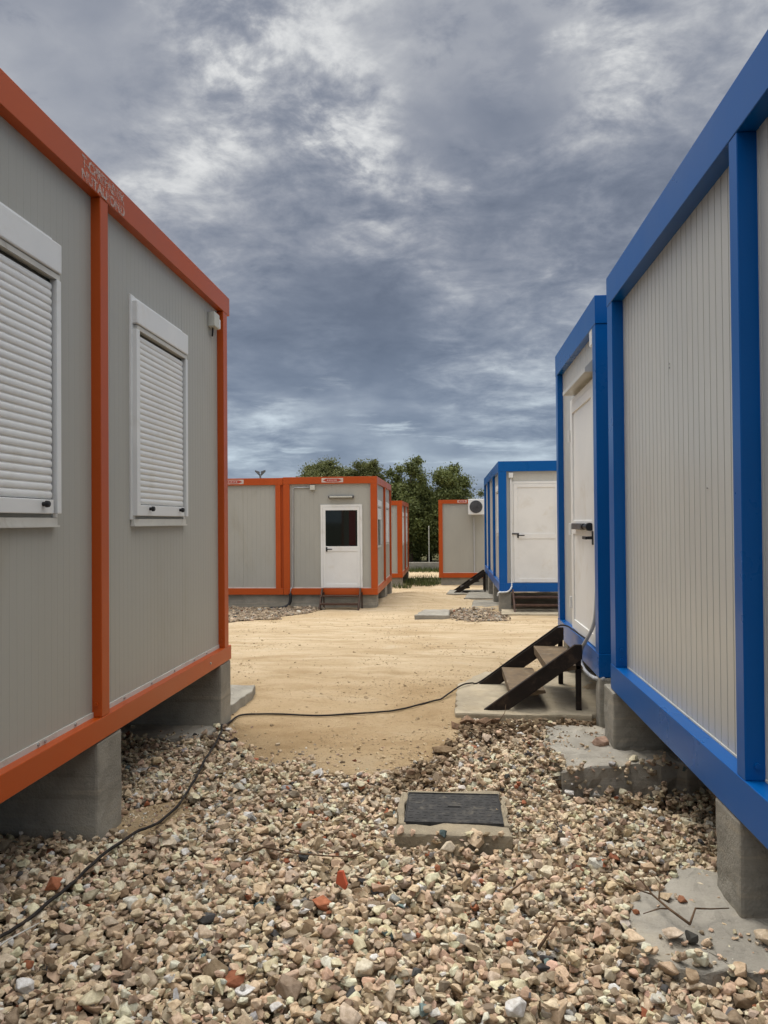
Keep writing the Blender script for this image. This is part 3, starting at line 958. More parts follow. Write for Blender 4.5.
# ------------------------------------------------------------------ concrete blocks, plinths and slabs
def rough_block(name, label, cat, x0, x1, y0, y1, z0, z1, mat='concrete', group=None, amp=.006, cuts=6, seed=1, poly=None, slope=0.):
    """cast block or slab with uneven faces and chipped arrises; poly = plan outline"""
    bm = bmesh.new()
    if poly is None:
        poly = [(x0, y0), (x1, y0), (x1, y1), (x0, y1)]
    if name == 'concrete_slab':
        r_ = random.Random(seed)
        pp = []
        for i in range(len(poly)):
            a, b_ = Vector(poly[i]), Vector(poly[(i + 1) % len(poly)])
            n = max(1, int((b_ - a).length / .07))
            for k in range(n):
                pp.append(a.lerp(b_, k / n) + Vector((r_.uniform(-1, 1), r_.uniform(-1, 1))) * amp * 1.2)
        poly = pp
    vs = [bm.verts.new((p[0], p[1], z0)) for p in poly]
    f = bm.faces.new(vs)
    r_ = bmesh.ops.extrude_face_region(bm, geom=[f])
    up = [v_ for v_ in r_['geom'] if isinstance(v_, bmesh.types.BMVert)]
    for v_ in up:
        v_.co.z = z1
    bmesh.ops.recalc_face_normals(bm, faces=bm.faces)
    es = [e_ for e_ in bm.edges if e_.verts[0].co.z > (z0 + z1) / 2 or e_.verts[1].co.z > (z0 + z1) / 2]
    try:
        bmesh.ops.bevel(bm, geom=es, offset=min(.012, amp * 2), segments=2, affect='EDGES', profile=.6)
    except Exception:
        pass
    bmesh.ops.triangulate(bm, faces=[f_ for f_ in bm.faces if len(f_.verts) > 4])
    for _ in range(3 if name == 'concrete_slab' else 4):
        long_e = [e_ for e_ in bm.edges if e_.calc_length() > .09]
        if not long_e: break
        bmesh.ops.subdivide_edges(bm, edges=long_e, cuts=1, use_grid_fill=True)
        bmesh.ops.triangulate(bm, faces=[f_ for f_ in bm.faces if len(f_.verts) > 4])
    co = np.array([v_.co[:] for v_ in bm.verts])
    nz = (vnoise(co[:, 0] * 1.3 + co[:, 2] * .9, co[:, 1] + co[:, 2] * 1.7, .08, seed) - .5) + .6 * (vnoise(co[:, 0] + co[:, 2], co[:, 1] * 1.2 - co[:, 2], .03, seed + 1) - .5)
    bm.normal_update()
    for v_, n_ in zip(list(bm.verts), nz):
        v_.co += v_.normal * float(n_) * amp
        if slope: v_.co.z += slope * (v_.co.x - x0)
    org = Vector(((x0 + x1) / 2, (y0 + y1) / 2, z0))
    for v_ in bm.verts: v_.co -= org
    me = bpy.data.meshes.new(name)
    bm.to_mesh(me); bm.free()
    me.materials.append(MT[mat])
    o = bpy.data.objects.new(name, me)
    COL.objects.link(o)
    o.location = org
    return tag(o, label, cat, group)


G1 = 'concrete blocks the cabins stand on'
BLK = []
def blk(label, x0, x1, y0, y1, z0, z1, seed, amp=.006):
    BLK.append((x0, x1, y0, y1))
    return rough_block('concrete_block', label, 'concrete block', x0, x1, y0, y1, z0, z1, 'concrete', G1, amp, seed=seed)

blk('grey concrete block under the middle post of the nearest orange cabin', -2.35, XL + .0, 3.325, 3.58, -.05, LZ0 - .004, 3)
blk('grey concrete block under the far end of the nearest orange cabin', -2.5, XL + .001, 5.18, 5.425, -.05, LZ0 - .004, 5)
blk('board marked concrete block under the middle post of the nearest blue cabin', XR + .001, 1.75, 2.82, 3.07, -.05, RZ0 - .004, 7)
blk('pale fronted concrete block under the far end of the nearest blue cabin', XR - .015, 1.75, 4.85, 5.13, -.08, RZ0 - .004, 9, .010)
blk('narrow tall concrete block under the near corner of the cabin with dark steps', XR + .0, 1.35, 5.36, 5.50, -.08, .338, 11)
blk('shaded concrete block under the far corner of the cabin with dark steps', XR + .04, 1.4, 7.05, 7.30, -.05, .338, 13)
blk('concrete block under the near corner of the blue cabin across the road', XR + .0, 1.25, 15.95, 16.2, -.55, MBZ0 - .004, 15)
blk('second concrete block along the lane side of the blue cabin across the road', XR + .0, 1.3, 18.0, 18.3, -.62, MBZ0 - .004, 17)
blk('third concrete block along the lane side of the blue cabin across the road', XR + .0, 1.3, 20.3, 20.6, -.66, MBZ0 - .004, 19)
blk('last concrete block along the lane side of the blue cabin across the road', XR + .0, 1.3, 22.2, 22.48, -.72, MBZ0 - .004, 20)
blk('concrete block beneath the lane side middle post of the glazed door cabin', -1.95, XL, 18.75, 19.35, -.60, MOZ0 - .004, 21)
blk('concrete block beneath the far lane side corner of the glazed door cabin', -1.95, XL, 20.55, 20.92, -.62, MOZ0 - .004, 23)
for i, (a, b_) in enumerate(((-5.7, -1.60),)):
    rough_block('concrete_plinth', 'long low grey concrete plinth under the front of the glazed door cabin', 'plinth', a, b_, 16.83, 17.2, -.62, MOZ0 - .004, 'concrete', None, .006, seed=31)
rough_block('concrete_plinth', 'low grey plinth under the distant orange cabin behind the glazed door one', 'plinth', -3.9, XL - .02, 25.7, 26.1, -.95, -.46, 'concrete', None, .006, seed=33)
rough_block('concrete_plinth', 'low grey plinth under the cabin with the air conditioner', 'plinth', -.3, 5.4, 26.56, 27.0, -1.0, -.525, 'concrete', None, .006, seed=35)
rough_block('concrete_block', 'dark concrete block under the far corner of the distant orange cabin', 'concrete block', -2.2, XL - .01, 29.3, 29.8, -1.05, -.46, 'concrete', G1, .006, seed=36)

G2 = 'concrete footing slabs'
SLABS = []
def slab(label, poly, z0, z1, mat, seed, amp=.012, group=G2):
    xs = [p[0] for p in poly]; ys = [p[1] for p in poly]
    SLABS.append((poly, z1))
    return rough_block('concrete_slab', label, 'concrete slab', min(xs), max(xs), min(ys), max(ys), z0, z1, mat, group, amp, seed=seed, poly=poly)

slab('sandy concrete slab the dark steps stand on', [(.035, 5.53), (.45, 5.515), (.98, 5.52), (.985, 5.56), (1.5, 5.57), (1.5, 7.1), (.3, 7.05), (.05, 6.5)], -.12, .05, 'slab_sand', 41, .011)
slab('broken pale slab under the far end of the nearest blue cabin', [(.64, 4.40), (.80, 4.50), (1.05, 4.56), (1.8, 4.60), (1.8, 5.34), (.99, 5.40), (.62, 5.38), (.60, 4.9)], -.24, .008, 'slab', 43, .024)
slab('rough pale slab by the nearest block of the blue cabin, strewn with rubble', [(.60, 2.58), (.80, 2.50), (1.2, 2.46), (1.9, 2.5), (1.9, 3.2), (1.1, 3.22), (.92, 3.20), (.78, 3.02), (.68, 2.94), (.59, 2.80)], -.10, .012, 'slab', 45, .022)
slab('slab in shade under the far end of the nearest orange cabin', [(-2.8, 4.90), (-1.70, 4.88), (-1.60, 4.95), (-1.585, 5.44), (-2.8, 5.44)], -.10, .028, 'slab', 47, .012)
slab('raised slab stub jutting out past the end of the nearest orange cabin', [(-2.6, 5.45), (-1.60, 5.45), (-1.575, 6.05), (-1.59, 6.22), (-2.6, 6.24)], -.10, .088, 'concrete', 49, .010)
slab('grey slab lying alone in the sand before the blue cabin across the road', [(-.64, 14.0), (-.02, 14.0), (-.02, 14.95), (-.50, 14.95)], -.5, -.285, 'concrete', 51, .012)
slab('slab in front of the door steps of the blue cabin across the road', [(.98, 15.05), (3.4, 15.05), (3.4, 15.9), (1.05, 15.9)], -.6, -.385, 'slab_sand', 53, .010)
slab('footing slab at the second lane side block of the far blue cabin', [(.45, 16.6), (1.4, 16.6), (1.4, 18.6), (.55, 18.4)], -.7, -.46, 'concrete', 55, .012)
slab('footing slab at the third lane side block of the far blue cabin', [(.35, 19.2), (1.4, 19.2), (1.4, 20.9), (.5, 20.8)], -.75, -.49, 'concrete', 57, .012)
slab('flat slab under the foot of the far lane side steps', [(-.1, 21.1), (1.4, 21.1), (1.4, 22.4), (0.0, 22.3)], -.8, -.56, 'concrete', 59, .012)

# ------------------------------------------------------------------ steps
def open_steps(label, ox, oz, y0, y1, run, rise, mat_s, mat_t, leg_h, group='steel steps at cabin doors'):
    """two-tread steel steps rising towards +x from (ox, oz); stringers at y0 and y1"""
    root = thing('door_steps', label, 'steps', (ox, (y0 + y1) / 2, oz), group)
    for y in (y0, y1 - .035):
        mb = MB()
        pts = [(ox, y, oz), (ox + .175, y, oz), (ox + run + .005, y, oz + rise - .10), (ox + run + .005, y, oz + rise), (ox + run - .045, y, oz + rise)]
        mb.prism(pts, (0, .035, 0)); mb.build('stringer', mat_s, root, bev=.003, fixn=True)
        mb = MB().box(ox + run - .035, ox + run + .003, y + .036, y + .066, oz - .0, oz + rise - .085)
        mb.build('leg', mat_s, root, bev=.002)
    for k, (a, h) in enumerate(((.19, .145), (.455, .325))):
        mb = MB()
        mb.prism([(ox + a, y0 + .036, oz + h), (ox + a + .255, y0 + .036, oz + h - .004), (ox + a + .262, y0 + .036, oz + h - .026), (ox + a + .022, y0 + .036, oz + h - .07), (ox + a + .006, y0 + .036, oz + h - .072)], (0, y1 - y0 - .072, 0))
        mb.build('tread', mat_t, root, bev=.003, fixn=True)
    return root


open_steps('dark steel two tread steps at the white door on the sandy slab', .235, .05, 5.62, 6.55, .70, .475, 'stair', 'wood', .4)
s_ = open_steps('dark steel steps far down the lane beside the blue cabin across the road', .10, -.555, 21.35, 22.15, .88, .58, 'stair', 'stair', .5)


def front_steps(label, x0, x1, yd, zt, zb, mat):
    """steps facing the camera: two sloping side plates and two treads"""
    root = thing('door_steps', label, 'steps', ((x0 + x1) / 2, yd - .35, zb), 'steel steps at cabin doors')
    for x in (x0, x1 - .03):
        MB().prism([(x, yd - .55, zb), (x, yd - .42, zb), (x, yd - .02, zt - .10), (x, yd - .02, zt), (x, yd - .10, zt)], (.03, 0, 0)).build('stringer', mat, root, fixn=True)
        MB().box(x + .031, x + .06, yd - .06, yd - .03, zb, zt - .09).build('leg', mat, root)
    h = zt - zb
    for k, f in enumerate((.34, .68)):
        y = yd - .44 + .22 * k
        MB().box(x0 + .031, x1 - .031, y - .08, y + .13, zb + h * f - .03, zb + h * f).build('tread', mat, root, bev=.003)
    return root


front_steps('brown steel steps below the glazed white door across the road', -2.80, -1.93, 16.75, -.03, -.475, 'stairb')
front_steps('brown steel steps below the white door of the blue cabin across the road', 1.26, 2.5, 15.9, .02, -.385, 'stairb')

# ------------------------------------------------------------------ manhole
MHX0, MHX1, MHY0, MHY1 = -.250, .256, 3.370, 3.93
mh = thing('manhole_surround', 'square worn concrete surround of the manhole in the stones', 'manhole surround', (0, 3.6, -.1))
def mh_part(name, x0, x1, y0, y1, z1, seed):
    o = rough_block('concrete_slab', None, None, x0, x1, y0, y1, -.10, z1, 'kerb', None, .010, seed=seed)
    o.name = name
    o.parent = mh
    o.location = o.location - Vector(mh.location)
    return o
mh_part('kerb', MHX0, MHX1, MHY0, 3.488, .058, 61)
mh_part('kerb', MHX0, -.220, 3.490, 3.90, .056, 62)
mh_part('kerb', .234, MHX1, 3.490, 3.86, .057, 63)
mh_part('kerb', -.225, .243, 3.872, MHY1, .054, 64)
cv = thing('manhole_cover', 'dark grey cast iron manhole cover set in the concrete surround', 'manhole cover', (.009, 3.674, .03))
mb = MB().box(-.217, .231, 3.492, 3.869, .02, .058)
base_c = mb.build('plate', 'iron', cv, bev=.003)
mb = MB()
nx_, ny_ = 13, 10
for i in range(nx_):
    for j in range(ny_):
        if (i in (6,) and j in (4, 5)): continue
        x = -.207 + (i + .5) * .428 / nx_; y = 3.502 + (j + .5) * .357 / ny_
        a, b_ = (.013, .006) if (i + j) % 2 else (.006, .013)
        mb.box(x - a, x + a, y - b_, y + b_, .0575, .0592)
mb.box(-.217, .231, 3.492, 3.497, .0575, .0635).box(-.217, .231, 3.864, 3.869, .0575, .0635)
mb.box(-.217, -.212, 3.4975, 3.8635, .0575, .0635).box(.226, .231, 3.4975, 3.8635, .0575, .0635)
mb.build('tread_pattern', 'iron', base_c)
MB().box(-.02, .04, 3.69, 3.70, .0578, .0605).build('lifting_slot', 'dark', base_c)

# ------------------------------------------------------------------ stones
def ico(sub):
    bm = bmesh.new()
    bmesh.ops.create_icosphere(bm, subdivisions=sub, radius=1.0)
    co = np.array([v_.co[:] for v_ in bm.verts])
    fa = np.array([[v_.index for v_ in f_.verts] for f_ in bm.faces])
    bm.free()
    return co, fa


def stone_shapes(sub, count, seed):
    """angular crushed stones: hulls of random points with worn edges; returns a list of (verts, tris)"""
    r_ = np.random.default_rng(seed)
    out = []
    for i in range(count):
        k = int(r_.integers(11, 20))
        d = r_.normal(size=(k, 3)); d /= np.linalg.norm(d, axis=1, keepdims=True)
        ex = r_.uniform(2.2, 5.)
        d /= (np.abs(d) ** ex).sum(1, keepdims=True) ** (1 / ex)
        d *= r_.uniform(.78, 1.05, (k, 1))
        bm = bmesh.new()
        for p in d: bm.verts.new(p)
        h = bmesh.ops.convex_hull(bm, input=bm.verts[:])
        dead = [g for g in set(h['geom_interior'] + h['geom_unused']) if isinstance(g, bmesh.types.BMVert) and g.is_valid]
        bmesh.ops.delete(bm, geom=dead, context='VERTS')
        bmesh.ops.dissolve_limit(bm, angle_limit=RAD(14), verts=bm.verts[:], edges=bm.edges[:])
        if sub > 1:
            bmesh.ops.bevel(bm, geom=bm.edges[:], offset=float(r_.uniform(.05, .13)), segments=1 if sub == 2 else 2, affect='EDGES', profile=.5, clamp_overlap=True)
        bmesh.ops.triangulate(bm, faces=bm.faces[:])
        bmesh.ops.recalc_face_normals(bm, faces=bm.faces[:])
        bm.verts.index_update()
        q = np.array([v_.co[:] for v_ in bm.verts]); fa = np.array([[v_.index for v_ in f_.verts] for f_ in bm.faces])
        bm.free()
        q -= (q.max(0) + q.min(0)) / 2
        q /= np.abs(q).max(0)
        out.append((q, fa))
    return out


PAL = np.array([(.63, .505, .365), (.55, .43, .305), (.67, .57, .44), (.49, .41, .32), (.53, .385, .29), (.30, .225, .15), (.72, .69, .62), (.085, .085, .09), (.32, .125, .07), (.30, .30, .30), (.14, .20, .21), (.18, .135, .09), (.40, .36, .27)])
PW = np.array([.31, .20, .16, .12, .10, .045, .05, .007, .011, .012, .0015, .02, .002])
PW = PW / PW.sum()


def rot_mats(n, r_, tilt):
    """random yaw with limited tilt: stones lie on their flat sides"""
    yaw = r_.uniform(0, 2 * pi, n); ax = r_.uniform(0, 2 * pi, n); tl = r_.normal(0, tilt, n)
    cy_, sy_ = np.cos(yaw), np.sin(yaw)
    Rz = np.zeros((n, 3, 3)); Rz[:, 0, 0] = cy_; Rz[:, 0, 1] = -sy_; Rz[:, 1, 0] = sy_; Rz[:, 1, 1] = cy_; Rz[:, 2, 2] = 1
    a = np.stack([np.cos(ax), np.sin(ax), np.zeros(n)], 1)
    K = np.zeros((n, 3, 3)); K[:, 0, 1] = -a[:, 2]; K[:, 0, 2] = a[:, 1]; K[:, 1, 0] = a[:, 2]; K[:, 1, 2] = -a[:, 0]; K[:, 2, 0] = -a[:, 1]; K[:, 2, 1] = a[:, 0]
    Rt = np.eye(3)[None] + np.sin(tl)[:, None, None] * K + (1 - np.cos(tl))[:, None, None] * (K @ K)
    return Rt @ Rz


def bake_stones(name, pos, axes, tone, rots, label, cat, hi_mask, seed):
    V, F, C, off = [], [], [], 0
    r_ = np.random.default_rng(seed)
    for hi in (True, False):
        idx_all = np.where(hi_mask == hi)[0]
        if not len(idx_all): continue
        shapes = stone_shapes(2 if hi else 1, 40, seed + hi)
        which = r_.integers(0, 40, len(idx_all))
        for s in range(40):
            idx = idx_all[which == s]
            if not len(idx): continue
            shp, fa = shapes[s]
            P = shp[None] * axes[idx][:, None, :]
            P = np.einsum('nij,nkj->nki', rots[idx], P) + pos[idx][:, None, :]
            nv = shp.shape[0]
            V.append(P.reshape(-1, 3))
            F.append((fa[None] + (off + np.arange(len(idx)) * nv)[:, None, None]).reshape(-1, 3))
            C.append(np.repeat(tone[idx], nv, axis=0))
            off += len(idx) * nv
    V, F, C = np.concatenate(V), np.concatenate(F), np.concatenate(C)
    me = mesh_np(name, V, F, False)
    at = me.color_attributes.new('tone', 'FLOAT_COLOR', 'POINT')
    at.data.foreach_set('color', np.concatenate([C, np.ones((len(C), 1))], 1).astype(np.float32).ravel())
    me.materials.append(MT['stone'])
    o = bpy.data.objects.new(name, me)
    COL.objects.link(o)
    return tag(o, label, cat, kind='stuff')




def near_gravel():
    r_ = np.random.default_rng(21)
    x0, x1, y0, y1, res = -3.0, 2.3, 1.75, 5.55, .01
    gx = np.arange(x0, x1, res); gy = np.arange(y0, y1, res)
    GX, GY = np.meshgrid(gx, gy)
    H = ground_h(GX, GY)
    for poly, z1 in SLABS:
        H = np.where(in_poly(GX, GY, poly), np.maximum(H, z1), H)
    H = np.where((GX > MHX0) & (GX < MHX1) & (GY > MHY0) & (GY < MHY1), .06, H)
    # the bed of stones is itself gently uneven
    dens = smooth(-.55, .10, edge_dist(GX, GY)) ** 2.6
    for poly, z1 in SLABS:
        dens = np.where(in_poly(GX, GY, poly), (.12 + .30 * smooth(.56, .74, vnoise(GX, GY, .16, 17))), dens)
    dp = in_poly(GX, GY, DUST)
    dens = np.where(dp, .40, dens)
    for (a, b_, c, d) in BLK:
        dens = np.where((GX > a - .01) & (GX < b_ + .01) & (GY > c - .01) & (GY < d + .01), 0, dens)
    dens = np.where((GX > MHX0 - .005) & (GX < MHX1 + .005) & (GY > MHY0 - .005) & (GY < MHY1 + .005), 0.004, dens)
    n = 76000
    pos, axes, tone, keepr = [], [], [], []
    sizes = np.concatenate([r_.lognormal(math.log(.0112), .36, n)])
    sizes = np.clip(sizes, .005, .034)
    ny_, nx_ = H.shape
    for i in range(n):
        best = None
        big = sizes[i]
        for _ in range(2):
            x = r_.uniform(x0 + .05, x1 - .05)
            y = r_.uniform(y0 + .05, y1 - .05)
            if y < 2.1 and abs(x) > 1.9: continue
            ix, iy = int((x - x0) / res), int((y - y0) / res)
            dn = dens[iy, ix]
            if r_.random() > dn: continue
            z = H[max(0, iy - 1):iy + 2, max(0, ix - 1):ix + 2].mean() + (.02 if dn < .3 else 0)
            if best is None or z < best[0]:
                best = (z, x, y, ix, iy, dn)
        if best is None: continue
        z, x, y, ix, iy, dn = best
        a = big * (r_.choice([.25, .4, .65, 1.1], p=[.5, .32, .13, .05]) if dn < .3 else (.45 if dn < .5 else 1.0))
        el = r_.uniform(.58, 1.0); fl = r_.uniform(.36, .78)
        if r_.random() < .10: el, fl = r_.uniform(.32, .6), r_.uniform(.18, .32)
        ax = (a * 1.18, a * 1.18 * el, a * 1.18 * fl)
        rad = (ax[0] + ax[1]) * .5
        k = max(1, int(rad / res + .5))
        ys_, xs_ = slice(max(0, iy - k), iy + k + 1), slice(max(0, ix - k), ix + k + 1)
        P = H[ys_, xs_]
        DX = GX[ys_, xs_] - x; DY = GY[ys_, xs_] - y
        q = (DX * DX + DY * DY) / (rad * rad)
        ins = q < 1
        if not ins.any(): continue
        zb = np.percentile(P[ins], 62)
        zc = zb + ax[2] * .62
        H[ys_, xs_] = np.where(ins, np.maximum(P, zc + ax[2] * .85 * np.sqrt(np.maximum(0, 1 - q))), P)
        pos.append((x, y, zc)); axes.append(ax)
    pos, axes = np.array(pos), np.array(axes)
    m_ = len(pos)
    ti = r_.choice(len(PAL), m_, p=PW)
    tone = PAL[ti] * np.where(r_.random((m_, 1)) < .22, r_.uniform(.42, .78, (m_, 1)), r_.uniform(.92, 1.40, (m_, 1))) * (1 + r_.normal(0, .02, (m_, 3)))
    # soil-stained stones next to the sand edge and around the brown roots
    ed = np.abs(edge_dist(pos[:, 0], pos[:, 1]) - .10)
    st = np.exp(-(ed / .28) ** 2) * smooth(-.6, -.1, pos[:, 0]) * .9 * (r_.random(m_) < .8)
    tone = tone * (1 - st[:, None]) + np.array([.13, .088, .05])[None] * st[:, None]
    rots = rot_mats(m_, r_, .38)
    hi = pos[:, 1] < 3.1
    bake_stones('gravel', pos, axes, np.clip(tone, .01, .72), rots, 'bed of pale crushed stone with bits of brick between the nearest cabins', 'gravel', hi, 77)
    return H, gx, gy


H_, gx_, gy_ = near_gravel()


def top_z(x, y):
    ix = int(np.clip((x - gx_[0]) / .01, 0, len(gx_) - 1)); iy = int(np.clip((y - gy_[0]) / .01, 0, len(gy_) - 1))
    return float(H_[iy, ix])


def patch_gravel(name, fn, xr, yr, n, label, seed, sz=.022):
    r_ = np.random.default_rng(seed)
    x = r_.uniform(*xr, n); y = r_.uniform(*yr, n)
    k = r_.random(n) < smooth(-.15, .2, fn(x, y))
    for poly, z1 in SLABS:
        k &= ~in_poly(x, y, poly) | (r_.random(n) < .03)
    x, y = x[k], y[k]
    m_ = len(x)
    s = np.clip(r_.lognormal(math.log(sz), .4, m_), .01, .07)
    axes = np.stack([s * 1.15, s * r_.uniform(.65, 1, m_), s * r_.uniform(.4, .8, m_)], 1)
    pos = np.stack([x, y, ground_h(x, y) + axes[:, 2] * .55 + .01], 1)
    ti = r_.choice(len(PAL), m_, p=PW)
    tone = PAL[ti] * r_.uniform(.35, .85, (m_, 1))
    return bake_stones(name, pos, axes, np.clip(tone, .01, .85), rot_mats(m_, r_, .4), label, 'gravel', np.zeros(m_, bool), seed)


patch_gravel('gravel', patch_b, (-6.2, -1.9), (12.2, 16.8), 15000, 'patch of grey stones before the far orange cabins', 91, .016)
patch_gravel('gravel', patch_c, (-.5, 1.6), (12.5, 17.5), 6500, 'patch of grey stones before the far blue cabin', 93, .016)
# small stones and crumbs scattered on the sand
def sand_crumbs():
    r_ = np.random.default_rng(55)
    n = 46000
    y = 4.2 + (r_.random(n) ** 1.6) * 20
    x = r_.uniform(-1, 1, n) * (1.4 + .22 * y) - .3
    k = (edge_dist(x, y) < .02) & (r_.random(n) < .15 + .85 * (vnoise(x, y, .7, 14) > .55))
    for poly, z1 in SLABS:
        k &= ~in_poly(x, y, poly)
    x, y = x[k], y[k]; m_ = len(x)
    s = np.clip(r_.lognormal(math.log(.0040), .5, m_), .002, .016)
    # gravel trodden into the edge of the sand, thinning out away from the stones
    ne = 9000
    xe = r_.uniform(-1.6, .1, ne); ye = r_.uniform(4.0, 5.6, ne)
    de = -edge_dist(xe, ye)
    ke = (de > -.12) & (r_.random(ne) < np.exp(-np.maximum(de, 0) / .13) * (.35 + .65 * (vnoise(xe, ye, .14, 23) > .5)))
    xe, ye = xe[ke], ye[ke]
    se = np.clip(r_.lognormal(math.log(.0062), .5, len(xe)), .003, .018)
    x, y, s = np.concatenate([x, xe]), np.concatenate([y, ye]), np.concatenate([s, se])
    m0, m_ = m_, len(x)
    axes = np.stack([s * 1.15, s * .85, s * .6], 1)
    pos = np.stack([x, y, ground_h(x, y) + axes[:, 2] * .4], 1)
    tone = np.array([(.50, .395, .26)]) * r_.uniform(.75, 1.3, (m_, 1))
    tone[m0:] = PAL[r_.choice(len(PAL), m_ - m0, p=PW)] * r_.uniform(.5, 1.05, (m_ - m0, 1))
    bake_stones('pebbles', pos, axes, np.clip(tone, .01, .8), rot_mats(m_, r_, .4), 'small stones and crumbs strewn over the sandy lane', 'pebbles', np.zeros(m_, bool), 57)
sand_crumbs()

# single stones one can point to
def rock(label, x, y, z, ax, tone, seed, group=None):
    shp, fa = stone_shapes(3, 1, seed)[0]
    q = shp * np.array(ax)[None]
    me = mesh_np('rock', q, fa, False)
    at = me.color_attributes.new('tone', 'FLOAT_COLOR', 'POINT')
    at.data.foreach_set('color', np.tile(np.array([*tone, 1], np.float32), len(q)))
    me.materials.append(MT['stone'])
    o = bpy.data.objects.new('rock', me)
    COL.objects.link(o)
    o.location = (x, y, z)
    o.rotation_euler = (random.uniform(-.2, .2), random.uniform(-.2, .2), random.uniform(0, 6))
    return tag(o, label, 'rock', group)

rock('pale rounded stone resting against the front edge of the manhole surround', -.018, 3.275, .045, (.036, .028, .024), (.66, .58, .46), 201)
GR = 'reddish lumps along the sandy slab edge'
for i, (x, y, s, lb) in enumerate([(.03, 5.30, .050, 'reddish brown lump at the left corner of the sandy slab'), (.115, 5.33, .062, 'biggest reddish lump against the front of the sandy slab'),
                               (.215, 5.31, .055, 'reddish lump right of the biggest one before the sandy slab'), (.30, 5.34, .045, 'last small reddish lump along the sandy slab, towards the steps')]):
    rock(lb, x, y, top_z(x, y) + s * .3, (s, s * .75, s * .65), (.25, .165, .11), 210 + i, GR)
rock('flat earthy stone lying at the edge of the sand left of the slab', -.04, 4.72, top_z(-.04, 4.72) + .018, (.085, .05, .026), (.24, .175, .11), 220)
rock('broken piece of white and red tile on the rough pale slab', .735, 2.665, .032, (.036, .026, .018), (.62, .52, .42), 221)
rock('reddish brick chip on the rough pale slab near the twig', .84, 2.93, .022, (.026, .014, .010), (.36, .17, .10), 222)
rock('pale rounded stone on the rough slab at the corner of the block', 1.03, 2.66, .035, (.036, .026, .024), (.60, .50, .38), 223)
rock('dark rounded stone beside the tile piece on the rough slab', .79, 2.645, .03, (.016, .024, .022), (.07, .07, .065), 224)
rock('reddish stone standing on the broken slab beside the far block', .93, 4.93, .03, (.05, .04, .033), (.40, .28, .22), 225)
rock('terracotta tile fragment among stones at the lower right', .565, 2.33, top_z(.565, 2.33) + .014, (.030, .020, .010), (.28, .10, .055), 226)

# orange plastic shard standing in the stones
o = MB().prism([(-.440, 2.89, 0), (-.400, 2.862, -.012), (-.394, 2.858, .008), (-.414, 2.884, .048), (-.434, 2.896, .040)], (.006, .010, .002)).build('plastic_shard', 'shard', None, org=(-.42, 2.88, top_z(-.42, 2.88) + .0), bev=.0015, fixn=True)
for v_ in o.data.vertices:
    v_.co = v_.co + Vector((-0, 0, top_z(-.42, 2.88) + .0 + .012))
tag(o, 'bright orange plastic shard sticking up among the pale stones', 'plastic shard')


def branch(name, label, cat, segs, mat):
    mb = MB()
    c0 = Vector(segs[0][0][0])
    for pts, r in segs:
        mb.tube(pts, list(np.linspace(r * .7, r * .3, len(pts))), 6)
    o = mb.build(name, mat, None, org=c0, smooth=True)
    return tag(o, label, cat)

def gz(x, y, d=0.012): return (x, y, max(top_z(x + a, y + b_) for a in (-.02, 0, .02) for b_ in (-.02, 0, .02)) + d - .006)
branch('twig', 'brown forked dry twig lying on the rough pale slab', 'twig', [
    ([(.80, 2.70, 0.048), (.755, 2.79, 0.054), (.72, 2.87, 0.063), (.70, 2.94, 0.078), (.66, 3.02, 0.088)], .007),
    ([(.755, 2.79, 0.054), (.72, 2.78, 0.058), (.66, 2.76, 0.048)], .005), ([(.80, 2.70, 0.048), (.84, 2.77, 0.068), (.90, 2.80, 0.053), (.97, 2.82, 0.048)], .006),
    ([(.735, 2.84, 0.058), (.76, 2.92, 0.078), (.75, 2.99, 0.088)], .0045), ([(.72, 2.87, 0.063), (.66, 2.88, 0.078), (.60, 2.95, 0.078)], .0045)], 'twig')
branch('stick', 'long thin bent dry stick lying left of the manhole', 'stick', [
    ([gz(-.87, 3.18), gz(-.78, 3.16, .022), gz(-.65, 3.15, .02), gz(-.52, 3.16, .026), gz(-.42, 3.18, .022), gz(-.34, 3.25)], .007), ([gz(-.42, 3.18, .022), gz(-.36, 3.17, .03)], .004)], 'twig')
branch('stick', 'pale straight split stick beside the black cable at lower left', 'stick', [([gz(-1.50, 2.36, .014), gz(-1.46, 2.43, .018), gz(-1.40, 2.52, .016)], .006)], 'trim')
branch('stick', 'brown broken stick lying in stones right of the manhole', 'stick', [([gz(.20, 2.93, .014), gz(.27, 3.02, .022), gz(.36, 3.1, .016)], .006)], 'twig')
branch('stick', 'dark knobbly stick low in the middle of the stones', 'stick', [([gz(.28, 2.58, .014), gz(.35, 2.66, .024), gz(.42, 2.74, .014)], .008)], 'twig')
for i, (x, y) in enumerate(((.02, 4.98), (.22, 5.2), (.30, 5.05))):
    pass
branch('root', 'tangle of dark dry roots at the corner of the sandy slab', 'root', [
    ([gz(.20, 5.22, .02), gz(.28, 5.18, .08), gz(.33, 5.22, .05), gz(.42, 5.15, .03)], .006), ([gz(.30, 5.20, .03), gz(.36, 5.24, .10), gz(.37, 5.26, .16)], .004),
    ([gz(.18, 5.15, .02), gz(.26, 5.12, .06), gz(.36, 5.10, .03)], .005), ([gz(.34, 5.05, .03), gz(.43, 5.00, .05), gz(.52, 4.90, .02)], .005)], 'twig')


